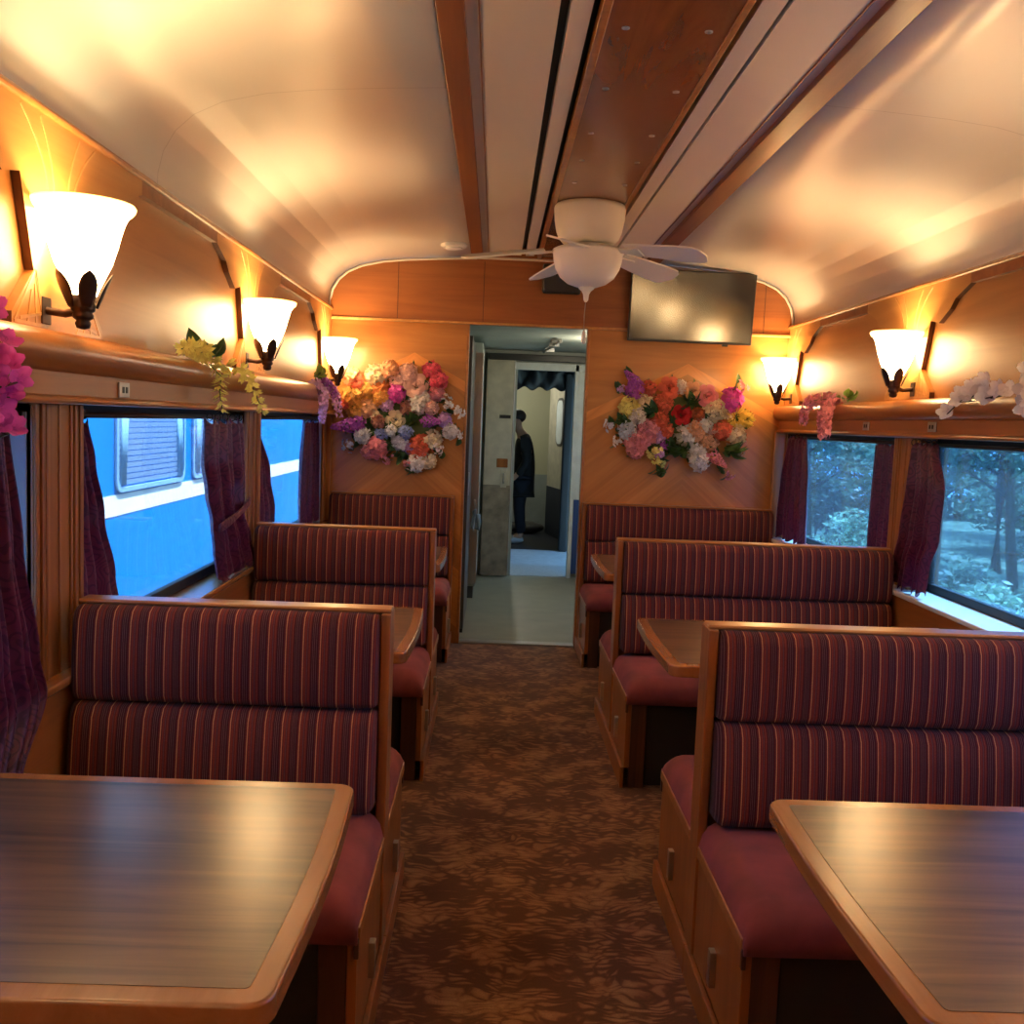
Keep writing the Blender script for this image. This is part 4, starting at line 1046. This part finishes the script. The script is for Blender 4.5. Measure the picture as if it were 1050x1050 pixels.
skin('coat', J, [(0,1),(1,2),(2,3),(2,4),(4,5),(5,6),(2,7),(7,8),(8,9),(0,10)], M['coat'], pers)
T = [(.02,0,.76,.12),(.02,.088,.70,.10),(.0,.092,.44,.074),(.035,.092,.10,.062),(.02,-.088,.70,.10),(.0,-.092,.44,.074),(.035,-.092,.10,.062)]
skin('trousers', T, [(0,1),(1,2),(2,3),(0,4),(4,5),(5,6)], M['jeans'], pers)
for s in (-1, 1): MB().ball((-.05,s*.095,.035), .05, sx=2.4, sy=.95, sz=.8, n=16, m=10).build('shoe', M['shoe'], pers)
MB().ball((-.045,0,1.47), .092, sx=.98, sy=.92, sz=.85, n=20, m=12).build('hair', M['hair'], pers)

# ------------------------------------------------------------------ outside, left: neighbouring train
M['train_blue'] = plain('train_blue_paint', (.001,.19,.62), .5, spec=.08)
M['train_white'] = plain('train_white_paint', (.80,.84,.84), .4)
M['train_frame'] = plain('train_window_frame', (.22,.42,.62), .4)
M['blind'] = plain('pale_blind', (.30,.46,.70), .6)
M['train_under'] = plain('train_underframe', (.03,.03,.035), .6)
tx = -2.7
t = thing('railway_carriage', 'blue railway carriage with a white stripe outside the left windows', 'train', (tx, 8, -1.1))
b = MB()
ro = [(0,.35),(0,3.2),(-.08,3.5),(-.35,3.75),(-1.4,3.95),(-2.45,3.75),(-2.72,3.5),(-2.8,3.2),(-2.8,.35)]
b.prism(ro, 'y', -16, 12).build('body', M['train_blue'], t, bevel=.01)
MB().box(-.005,.004,-16,12,1.715,1.865).build('stripe', M['train_white'], t)
MB().box(-2.6,-.2,-15,11,.05,.35).build('underframe', M['train_under'], t)
for yw in (-11,-9,5,7):
    for x in (-2.15,-.72):
        wv = MB()
        n = 24; r = .46
        wv.prism([(yw+r*math.cos(2*PI*i/n), .46-0+r*math.sin(2*PI*i/n)) for i in range(n)], 'x', x, x+.10, True).build('wheel', M['train_under'], t)
for i, yc in enumerate((-7.68,-5.92,-4.16,-2.40,-.64+.37,1.51)):
    if i > 3: yc = (-.24, 1.53)[i-4]
    def rr2(w, h, r, cy, cz, n=6): return [(cy+cx+r*math.cos(a0+PI/2*q/n), cz+c2+r*math.sin(a0+PI/2*q/n)) for cx, c2, a0 in ((w-r,h-r,0),(-w+r,h-r,PI/2),(-w+r,-h+r,PI),(w-r,-h+r,1.5*PI)) for q in range(n+1)]
    a = rr2(.77,.36,.10,yc,2.24); c = rr2(.735,.325,.08,yc,2.24); n = len(a)
    m = MB(); m.v = [(.006,y,z) for y,z in a]+[(.022,y,z) for y,z in a]+[(.022,y,z) for y,z in c]+[(.006,y,z) for y,z in c]
    for q in range(n):
        e = (q+1) % n
        for k in range(3): m.f.append([k*n+q,k*n+e,(k+1)*n+e,(k+1)*n+q]); m.sm.append(False)
    w = m.build('window', M['train_frame'], t)
    m = MB()
    for q in range(15):
        z = 1.93+.042*q; m.add([(.006,yc-.725,z),(.006,yc+.725,z),(.013,yc+.725,z+.036),(.013,yc-.725,z+.036)], [(0,1,2,3)])
    m.build('blind', M['blind'], w)
    m = MB()
    for e in (-1,1):
        for q in range(3): m.tube([(.014,yc+e*(.62+.03*q),1.93),(.014,yc+e*(.56+.04*q),2.56)], .018, 6)
    m.build('side_curtain', M['train_frame'], w)
# ------------------------------------------------------------------ outside, right: garden
M['grass'] = plain('grass', (.09,.13,.08), .9, noise=.5, nscale=3)
M['gravel'] = plain('ballast', (.25,.25,.24), .9, noise=.4, nscale=18)
struct(MB().box(-30, 3.2, -20, 40, -1.4, -1.12).build('ground', M['gravel']))
struct(MB().box(3.2, 40, -20, 40, -1.4, -1.10).build('ground', M['grass']))
def leafmat(name, c):
    m, nt, b = newmat(name)
    g = N(nt,'ShaderNodeNewGeometry'); r = ramp(nt, [(0,[x*.55 for x in c]),(1,[min(1,x*1.5) for x in c])]); nt.links.new(g.outputs['Random Per Island'], r.inputs['Fac'])
    nt.links.new(r.outputs['Color'], b.inputs['Base Color']); b.inputs['Roughness'].default_value = .45
    t = N(nt,'ShaderNodeBsdfTranslucent'); nt.links.new(r.outputs['Color'], t.inputs['Color'])
    ms = N(nt,'ShaderNodeMixShader'); ms.inputs[0].default_value = .4; nt.links.new(b.outputs[0], ms.inputs[1]); nt.links.new(t.outputs[0], ms.inputs[2])
    nt.links.new(ms.outputs[0], nt.nodes['Material Output'].inputs['Surface']); return m
M['tl1'] = leafmat('tree_leaf', (.15,.23,.16)); M['tl2'] = leafmat('bright_leaf', (.32,.44,.28)); M['tl3'] = leafmat('deep_leaf', (.06,.10,.08))
M['bark'] = plain('bark', (.07,.055,.05), .9, noise=.4, nscale=14)
tr = random.Random(5)
def leaves(b, c, r, n, size):
    for i in range(n):
        d = V((tr.gauss(0,1),tr.gauss(0,1),tr.gauss(0,1))).normalized()*r*(tr.random()**.45)
        p = V(c)+V((d.x,d.y,d.z*.7)); u = V((tr.uniform(-1,1),tr.uniform(-1,1),tr.uniform(-.6,.6))).normalized(); w = u.cross(V((tr.uniform(-1,1),tr.uniform(-1,1),tr.uniform(-1,1)))).normalized()
        s = size*tr.uniform(.6,1.3)
        b.add([p-u*s, p+w*s*.45, p+u*s, p-w*s*.45], [(0,1,2,3)])
def tree(x, y, h, spread, mat, label, n=2600, trunk=.13, lean=0):
    t = thing('tree', label, 'tree', (x, y, -1.1), 'trees outside the right windows')
    b = MB(); b.tube([(0,0,-.05),(lean*.3,.05,h*.3),(lean*.6,-.05,h*.6),(lean,0,h*.9)], trunk, 10, .35)
    tips = []
    for k in range(9):
        a = k*2.4; z = h*(.30+.065*k); L = spread*tr.uniform(.6,1.05)*(1.15-.07*k)
        p0 = V((lean*z/h,0,z)); p2 = p0+V((math.cos(a)*L, math.sin(a)*L, L*.35)); p1 = (p0+p2)/2+V((0,0,L*.12))
        b.tube([p0,p1,p2], trunk*.32, 6, .3); tips += [p1, p2]
    b.build('trunk', M['bark'], t)
    b = MB()
    for p in tips: leaves(b, p, spread*.42, n//len(tips), .085)
    leaves(b, (lean,0,h*.92), spread*.55, n//8, .085)
    b.build('crown', mat, t, recalc=False)
    return t
tree(7.5, 13.6, 4.6, 1.5, M['tl1'], 'dark trunked tree seen through the near right window', 4200, .085, -.5)
tree(9.6, 18.2, 5.0, 2.2, M['tl2'], 'bright leafy tree behind the near right window', 4600, .12)
tree(5.7, 17.2, 5.0, 1.7, M['tl1'], 'leafy tree seen through the far right window', 4400, .10, -.4)
tree(8.0, 26.0, 6.0, 2.3, M['tl2'], 'tall pale tree at the back of the far right window', 3600, .2)
tree(14.6, 25.0, 6.5, 2.6, M['tl3'], 'tall dark tree behind the nearer trees on the right', 3600, .2)
tree(6.2, 3.6, 5.4, 2.0, M['tl3'], 'dark tree standing beside the carriage outside the view', 2200, .15)
def bush(x, y, r, h, mat, label, n=1500, size=.06):
    t = thing('bush', label, 'bush', (x, y, -1.1), 'bushes outside the right windows')
    b = MB()
    for k in range(5): b.tube([(0,0,-.03),(math.cos(k*1.3)*r*.3,math.sin(k*1.3)*r*.3,h*.4),(math.cos(k*1.3)*r*.55,math.sin(k*1.3)*r*.55,h*.75)], .025, 5, .4)
    b.build('stems', M['bark'], t)
    b = MB()
    for k in range(6): leaves(b, (math.cos(k*1.05)*r*.5, math.sin(k*1.05)*r*.5, h*.5), r*.6, n//6, size)
    leaves(b, (0,0,h*.8), r*.5, n//5, size)
    b.build('foliage', mat, t, recalc=False)
bush(4.25, 8.2, .62, 1.35, M['tl2'], 'bright bush close under the near right window', 2600, .05)
bush(5.5, 11.2, .8, 1.1, M['tl1'], 'low bush beyond the bright one under the near right window', 2000)
bush(5.0, 13.2, .9, 1.5, M['tl2'], 'pale rounded bush seen through the far right window', 2600)
bush(9.4, 14.9, 1.1, 1.7, M['tl3'], 'dark bush beside the dark trunked tree on the right', 2200, .08)
bush(12.2, 21.5, 1.8, 2.4, M['tl1'], 'broad bush behind the bright leafy tree on the right', 3000, .10)
bush(6.9, 20.5, 1.3, 1.9, M['tl3'], 'dark bush behind the pale rounded one in the far right window', 2600, .08)
t = thing('hedge', 'dense tall hedge of shrubs closing the back of the garden', 'hedge', (13, 31, -1.1))
b = MB()
for i in range(26):
    x = -6.5+i*.56; b.tube([(x,0,0),(x+tr.uniform(-.3,.3),.1,2.0),(x+tr.uniform(-.5,.5),-.1,4.0)], .07, 5, .4)
b.build('stems', M['bark'], t)
for nm, mt, n in (('foliage','tl1',4200),('foliage','tl3',4200),('foliage','tl2',2600)):
    b = MB()
    for i in range(n):
        x = tr.uniform(-7,8); zz = tr.uniform(.05,4.6); y = tr.uniform(-.9,.9)+.5*math.sin(x*1.7+zz)
        u = V((tr.uniform(-1,1),tr.uniform(-1,1),tr.uniform(-.6,.6))).normalized(); w = u.cross(V((tr.uniform(-1,1),tr.uniform(-1,1),tr.uniform(-1,1)))).normalized(); q = .17*tr.uniform(.6,1.3); p = V((x,y,zz))
        b.add([p-u*q, p+w*q*.5, p+u*q, p-w*q*.5], [(0,1,2,3)])
    b.build(nm, M[mt], t, recalc=False)

# ------------------------------------------------------------------ light
wd = bpy.data.worlds.new('sky'); S.world = wd; wd.use_nodes = True
nt = wd.node_tree; bg = nt.nodes['Background']
bg.inputs[0].default_value = (.26,.58,1,1); bg.inputs[1].default_value = 3.0
sl = bpy.data.lights.new('sun', 'SUN'); sl.energy = 19; sl.color = (.80,.93,1); sl.angle = .009
so = bpy.data.objects.new('sun', sl); COL.objects.link(so)
sd_ = V((math.cos(math.radians(71))*.97, .25*math.cos(math.radians(71)), math.sin(math.radians(71))))
so.rotation_euler = sd_.to_track_quat('Z', 'Y').to_euler()
def lamp_ceiling(name, loc, e, col, size, label):
    t = thing(name, label, 'lamp', loc)
    m = plain('diffuser_'+label[:8], (.9,.9,.85), .5)
    MB().lathe([(.09,.02),(.11,.012),(.11,-.004),(.095,-.018)], n=24, caps=True).build('housing', M['frame_white'], t)
    l = bpy.data.lights.new('lamp_light', 'POINT'); l.energy = e; l.color = col; l.shadow_soft_size = size
    o = bpy.data.objects.new('lamp_light', l); COL.objects.link(o); o.parent = t; o.location = (0,0,-.12)
lamp_ceiling('ceiling_lamp', (.75, 7.3, 2.02), 9, (1,.88,.62), .08, 'round ceiling lamp of the vestibule hidden above the doorway')  # added lamp, out of sight, warms the daylight in the vestibule
lamp_ceiling('ceiling_lamp', (.15, 11.9, 2.03), 8, (1,.95,.78), .08, 'round ceiling lamp inside the next car')

# ------------------------------------------------------------------ camera
FPX = 1000.
cam = bpy.data.cameras.new('camera'); co = bpy.data.objects.new('camera', cam); COL.objects.link(co)
cam.sensor_width = 36; cam.sensor_fit = 'HORIZONTAL'; cam.lens = 36*FPX/1050; cam.clip_start = .05; cam.clip_end = 200
fw = V((0.0205244,0.99556074,-0.09185624)); rt = V((0.99906436,-0.01692453,0.03979906)); dn = V((0.03806776,-0.09258715,-0.99497662))
Mx = Matrix((( rt.x,-dn.x,-fw.x,0),(rt.y,-dn.y,-fw.y,0),(rt.z,-dn.z,-fw.z,1.40),(0,0,0,1)))
co.matrix_world = Mx
S.camera = co
S.view_settings.view_transform = 'Standard'; S.view_settings.look = 'None'; S.view_settings.gamma = 1; S.view_settings.exposure = .70
S.cycles.use_denoising = True
S.cycles.max_bounces = 8; S.cycles.diffuse_bounces = 4; S.cycles.glossy_bounces = 4; S.cycles.transmission_bounces = 6; S.cycles.transparent_max_bounces = 12
S.cycles.sample_clamp_indirect = 6; S.cycles.caustics_reflective = False; S.cycles.caustics_refractive = False
